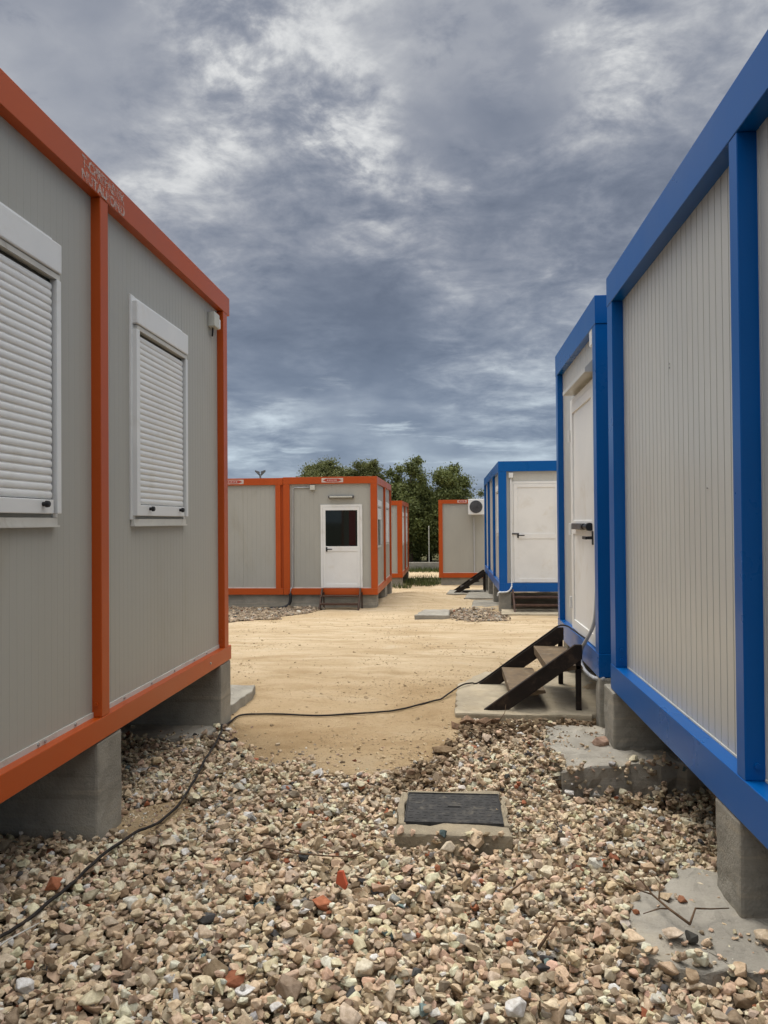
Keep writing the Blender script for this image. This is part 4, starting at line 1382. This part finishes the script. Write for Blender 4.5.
# ------------------------------------------------------------------ cables
def sm_path(pts, n=12):
    P = [Vector(p) for p in pts]
    P = [P[0] * 2 - P[1]] + P + [P[-1] * 2 - P[-2]]
    out = []
    for i in range(1, len(P) - 2):
        for k in range(n):
            t_ = k / n
            a, b_, c, d = P[i - 1], P[i], P[i + 1], P[i + 2]
            out.append(.5 * ((2 * b_) + (c - a) * t_ + (2 * a - 5 * b_ + 4 * c - d) * t_ ** 2 + (3 * b_ - a - 3 * c + d) * t_ ** 3))
    out.append(P[-2])
    return out


def on_top(pts, r):
    out = []
    for x, y in pts:
        z = max(top_z(x + dx, y + dy) for dx in (-.01, .01) for dy in (-.01, .01)) if y < 5.4 else float(ground_h(x, y))
        out.append((x, y, z + r + (.009 if y < 5.0 else 0)))
    # a stiff cable bridges the dips between stones
    zs = np.array([p[2] for p in out])
    k = np.ones(5) / 5
    zp = np.convolve(np.pad(zs, 2, 'edge'), k, 'valid')
    zs = np.maximum(zp + .004, zs * .5 + zp * .5)
    return [(p[0], p[1], z) for p, z in zip(out, zs)]


path2 = [(-1.62, 2.10), (-1.50, 2.46), (-1.46, 2.64), (-1.45, 2.87), (-1.44, 3.15), (-1.39, 3.34), (-1.36, 3.71), (-1.38, 4.16), (-1.44, 4.55), (-1.475, 4.80), (-1.50, 4.95), (-1.55, 5.14), (-1.545, 5.40), (-1.50, 5.50), (-1.38, 5.53), (-1.09, 5.525), (-.8, 5.52), (-.52, 5.62), (-.34, 5.75), (-.08, 6.05)]
flat = sm_path([(x, y, 0) for x, y in path2], 7)
pp = on_top([(p.x, p.y) for p in flat], .008)
pp += [tuple(p) for p in sm_path([pp[-1], (.08, 6.36, .068), (.17, 6.49, .064), (.245, 6.53, .068), (.5, 6.532, .252), (.8, 6.532, .469), (.895, 6.53, .536), (.965, 6.53, .54), (.995, 6.35, .528), (1.02, 5.95, .522)], 6)][1:]
cb = MB().tube(sm_path(pp, 2), .0066, 8).build('cable', 'cable', None, org=pp[0], smooth=True)
tag(cb, 'black cable snaking over stones and sand up the steps to the white door', 'cable')
lp = [(-1.475, 4.80), (-1.41, 4.775), (-1.365, 4.80), (-1.37, 4.83), (-1.43, 4.835), (-1.475, 4.815)]
lz = [top_z(x, y) + .022 for x, y in lp]
o = MB().tube(sm_path([(x, y, z) for (x, y), z in zip(lp, lz)], 6), .0075, 8).build('cable_loop', 'cable', None, org=(lp[0][0], lp[0][1], lz[0]), smooth=True)
o.parent = cb; o.location = Vector((lp[0][0], lp[0][1], lz[0])) - Vector(pp[0])
# grey conduit at the door cabin corner
pts = sm_path([(XR + .03, 5.56, .95), (XR + .01, 5.575, .70), (.985, 5.68, .56), (.965, 5.79, .47), (.96, 5.82, .38), (.972, 5.70, .325), (1.0, 5.50, .315), (1.04, 5.36, .335)], 8)
tag(MB().tube(pts, .014, 8).build('flexible_conduit', 'conduit', None, org=pts[0], smooth=True), 'pale grey flexible conduit curving down under the corner beside the dark steps', 'conduit')
pts = sm_path([(1.265, 15.955, 2.31), (1.262, 15.955, 1.2), (1.262, 15.952, .22), (1.25, 15.915, .05), (1.18, 15.905, -.03), (1.08, 15.905, -.045), (1.0, 15.90, -.05), (.97, 15.93, -.12)], 8)
tag(MB().tube(pts, .018, 8).build('flexible_conduit', 'white', None, org=pts[0], smooth=True), 'white conduit down the door side of the blue cabin across the road', 'conduit')
pts = sm_path([(-3.51, 16.74, -.15), (-3.50, 16.73, -.25), (-3.53, 16.71, -.38), (-3.66, 16.66, -.45), (-3.95, 16.58, -.46)], 8)
tag(MB().tube(pts, .035, 8).build('hose', 'black', None, org=pts[0], smooth=True), 'thick black hose curving to the ground under the joined orange cabins', 'hose')


# ------------------------------------------------------------------ trees, grass, far things
def leaf_cloud(name, mat, parent, centers, radii, per, size, seed, org):
    r_ = np.random.default_rng(seed)
    Cn = np.repeat(np.array(centers), per, axis=0); Rr = np.repeat(np.array(radii), per)
    n = len(Cn)
    d = r_.normal(size=(n, 3)); d /= np.linalg.norm(d, axis=1, keepdims=True)
    rad = np.minimum(np.abs(r_.normal(0, .62, n)), 1.5)
    p = Cn + d * (rad * Rr)[:, None] * np.array([1, 1, .8])[None]
    a = r_.normal(size=(n, 3)); a /= np.linalg.norm(a, axis=1, keepdims=True)
    b_ = np.cross(a, r_.normal(size=(n, 3))); b_ /= np.linalg.norm(b_, axis=1, keepdims=True)
    s = size * r_.uniform(.6, 1.3, n)[:, None]
    V = np.stack([p - a * s, p - b_ * s * .42 + a * s * .05, p + a * s, p + b_ * s * .42 + a * s * .05], 1).reshape(-1, 3) - np.array(org)
    F = np.arange(n * 4).reshape(-1, 4)
    me = mesh_np(name, V, F)
    clump_t = np.repeat(r_.random(len(centers)), per)
    tone = np.clip(.55 * clump_t + .45 * r_.random(n), 0, 1)
    at = me.color_attributes.new('tone', 'FLOAT_COLOR', 'POINT')
    at.data.foreach_set('color', np.repeat(np.stack([tone, tone, tone, np.ones(n)], 1), 4, axis=0).astype(np.float32).ravel())
    me.materials.append(MT[mat])
    o = bpy.data.objects.new(name, me)
    COL.objects.link(o)
    o.parent = parent
    return o


def tree(label, x, y, top, width, base_h, seed, mat='leaf', per=230, size=.085, clumps=46):
    r_ = np.random.default_rng(seed)
    z0 = float(ground_h(x, y)) - .05
    root = thing('tree', label, 'tree', (x, y, z0), 'trees beyond the cabins')
    H = top - z0
    mb = MB()
    th = H * .55
    lean = r_.normal(0, .12, 2)
    tp = [(x + lean[0] * t_, y + lean[1] * t_, z0 + th * t_) for t_ in np.linspace(0, 1, 6)]
    mb.tube(tp, list(np.linspace(.17, .08, 6)), 8)
    cen, rad = [], []
    cz = z0 + base_h + (H - base_h) * .5
    for i in range(clumps):
        for _ in range(80):
            q = r_.uniform(-1, 1, 3)
            rr_ = np.linalg.norm(q)
            lob = .80 + .16 * np.sin(3 * np.arctan2(q[1], q[0]) + seed) + .14 * np.sin(4 * q[2] + seed * 1.7)      # uneven crown
            if .2 < rr_ < lob: break
        c = np.array([x + q[0] * width * .5, y + q[1] * width * .5, cz + q[2] * (H - base_h) * .5])
        R0 = r_.uniform(.26, .50) * (.85 if width < 2 else 1.15)
        if c[2] + R0 * .8 > top: c[2] = top - R0 * r_.uniform(.8, 1.4)
        cen.append(c); rad.append(R0)
    for i in range(0, clumps, 3):
        s = Vector(tp[int(r_.integers(2, 6))])
        e = Vector(cen[i]); mid = s.lerp(e, .5) + Vector((0, 0, .15))
        mb.tube([s, mid, e], [.05, .03, .012], 5)
    mb.build('trunk', 'bark', root, smooth=True)
    leaf_cloud('crown', mat, root, cen, rad, per, size, seed + 5, (x, y, z0))
    return root


tree('broad bushy tree standing tallest in the gap between the orange cabins', -2.05, 40.5, 4.95, 3.7, .5, 401, 'leaf', 480, .08, 120)
tree('lower rounded tree right of the tallest one, over the air conditioner cabin', -.15, 39.5, 4.40, 2.5, .3, 402, 'leaf', 460, .08, 90)
tree('leftmost feathery tree top showing over the orange cabin with the glazed door', -6.75, 40.8, 5.1, 2.5, 2.2, 403, 'leaf2', 480, .07, 80)
tree('middle tree top of the three showing over the glazed door cabin', -5.50, 40.6, 4.85, 2.4, 2.0, 404, 'leaf2', 480, .07, 80)
tree('third tree top over the glazed door cabin, nearest its right corner', -4.40, 40.4, 4.75, 2.5, 1.8, 405, 'leaf2', 480, .07, 80)
tree('small sparse tree just showing above the air conditioner', 1.35, 39.0, 3.05, 1.4, .3, 406, 'leaf2', 200, .07, 34)
tree('low outlying leafy shoot at the left end of the tree tops', -7.75, 41.0, 4.25, 1.5, 1.8, 407, 'leaf2', 220, .07, 30)
tree('dark low tree filling the lane end behind the tallest one', -1.1, 42.5, 3.6, 3.4, .0, 408, 'leaf', 330, .08, 80)
tree('dark tree crown between the tree tops and the tallest tree', -3.55, 42.3, 3.7, 2.8, .0, 409, 'leaf', 300, .08, 70)
tree('dark shrubby tree low down behind the right lane end', .8, 42.0, 2.2, 2.6, -.1, 410, 'leaf', 280, .08, 56)

# low wall across the lane end, thin post, grass
rough_block('low_wall', 'low grey concrete wall under the trees at the end of the lane', 'wall', -9, 6, 36.0, 36.25, -1.1, -.50, 'concrete', None, .01, seed=71)
mb = MB().tube([(-.98, 36.8, -.9), (-.98, 36.8, 1.15)], .022, 8).tube([(-.98, 36.8, 1.15), (-.98, 36.8, 1.2)], [.03, .015], 8)
tag(mb.build('fence_post', 'jbox', None, org=(-.98, 36.8, -.9)), 'thin pale post standing before the dark trees at the lane end', 'post')


def grass_patch():
    r_ = np.random.default_rng(88)
    n = 9000
    x = r_.uniform(-4.5, .5, n); y = r_.uniform(24.4, 34, n)
    dn = (vnoise(x, y, .7, 31) * .6 + vnoise(x, y, .25, 32) * .4)
    m1 = (y > 27.0) & (y < 30.7)
    m2 = (x < -1.25) & (x > -1.9) & (y > 24.2) & (y < 25.9)
    m3 = (x > -1.5) & (x < -.45) & (y > 25.6) & (y < 27.5)
    k = (m1 | m2 | m3) & (dn > .42) & ~((x < -1.6) & (y > 25.7) & (y < 29.9)) & ~((x > -.4) & (y > 26.4) & (y < 29))
    x, y = x[k], y[k]
    x = np.concatenate([x, r_.uniform(-8, 6, 5000)]); y = np.concatenate([y, r_.uniform(34.6, 36, 5000)])
    n = len(x)
    z = ground_h(x, y)
    h = r_.uniform(.08, .26, n)
    a = r_.uniform(0, 2 * pi, n)
    w_ = .014
    dx, dy = np.cos(a) * w_, np.sin(a) * w_
    bx, by = r_.normal(0, .07, n), r_.normal(0, .07, n)
    p0 = np.stack([x - dx, y - dy, z - .01], 1); p1 = np.stack([x + dx, y + dy, z - .01], 1); p2 = np.stack([x + bx, y + by, z + h], 1)
    me = mesh_np('grass', np.stack([p0, p1, p2], 1).reshape(-1, 3), np.arange(n * 3).reshape(-1, 3))
    tone = r_.random(n)
    at = me.color_attributes.new('tone', 'FLOAT_COLOR', 'POINT')
    at.data.foreach_set('color', np.repeat(np.stack([tone, tone, tone, np.ones(n)], 1), 3, axis=0).astype(np.float32).ravel())
    me.materials.append(MT['grass'])
    o = bpy.data.objects.new('grass', me)
    COL.objects.link(o)
    tag(o, 'dark green grass and weeds at the end of the lane', 'grass', kind='stuff')
grass_patch()

def undergrowth():
    r_ = np.random.default_rng(120)
    cen, rad = [], []
    for i in range(420):
        x = r_.uniform(-16, 12); y = r_.uniform(43.8, 46)
        h = 2.2 + 1.3 * float(vnoise(x, y, 2.2, 41))
        cen.append((x, y, -.9 + r_.random() ** .8 * h)); rad.append(r_.uniform(.4, .75))
    o = leaf_cloud('undergrowth', 'leaf', None, cen, rad, 130, .11, 121, (0, 0, 0))
    tag(o, 'dark tangle of bushes behind the trees at the end of the lane', 'bushes', kind='stuff')
undergrowth()

# street lamp far behind the orange cabins
lx, ly = -11.2, 45.0
lz0 = float(ground_h(lx, ly))
lamp = thing('street_lamp', 'small twin headed street lamp poking above the joined orange cabins', 'street lamp', (lx, ly, lz0))
MB().tube([(lx, ly, lz0), (lx, ly, 4.30)], [.09, .055], 10).build('pole', 'lamp', lamp, smooth=True)
for s in (-1, 1):
    MB().prism([(lx + s * .056, ly - .1, 4.22), (lx + s * .30, ly - .1, 4.46), (lx + s * .30, ly - .1, 4.54), (lx + s * .056, ly - .1, 4.46)], (0, .2, 0)).build('lamp_head', 'lamp', lamp, fixn=True)

# tidy private bookkeeping
for o in bpy.data.objects:
    if '_org' in o: del o['_org']
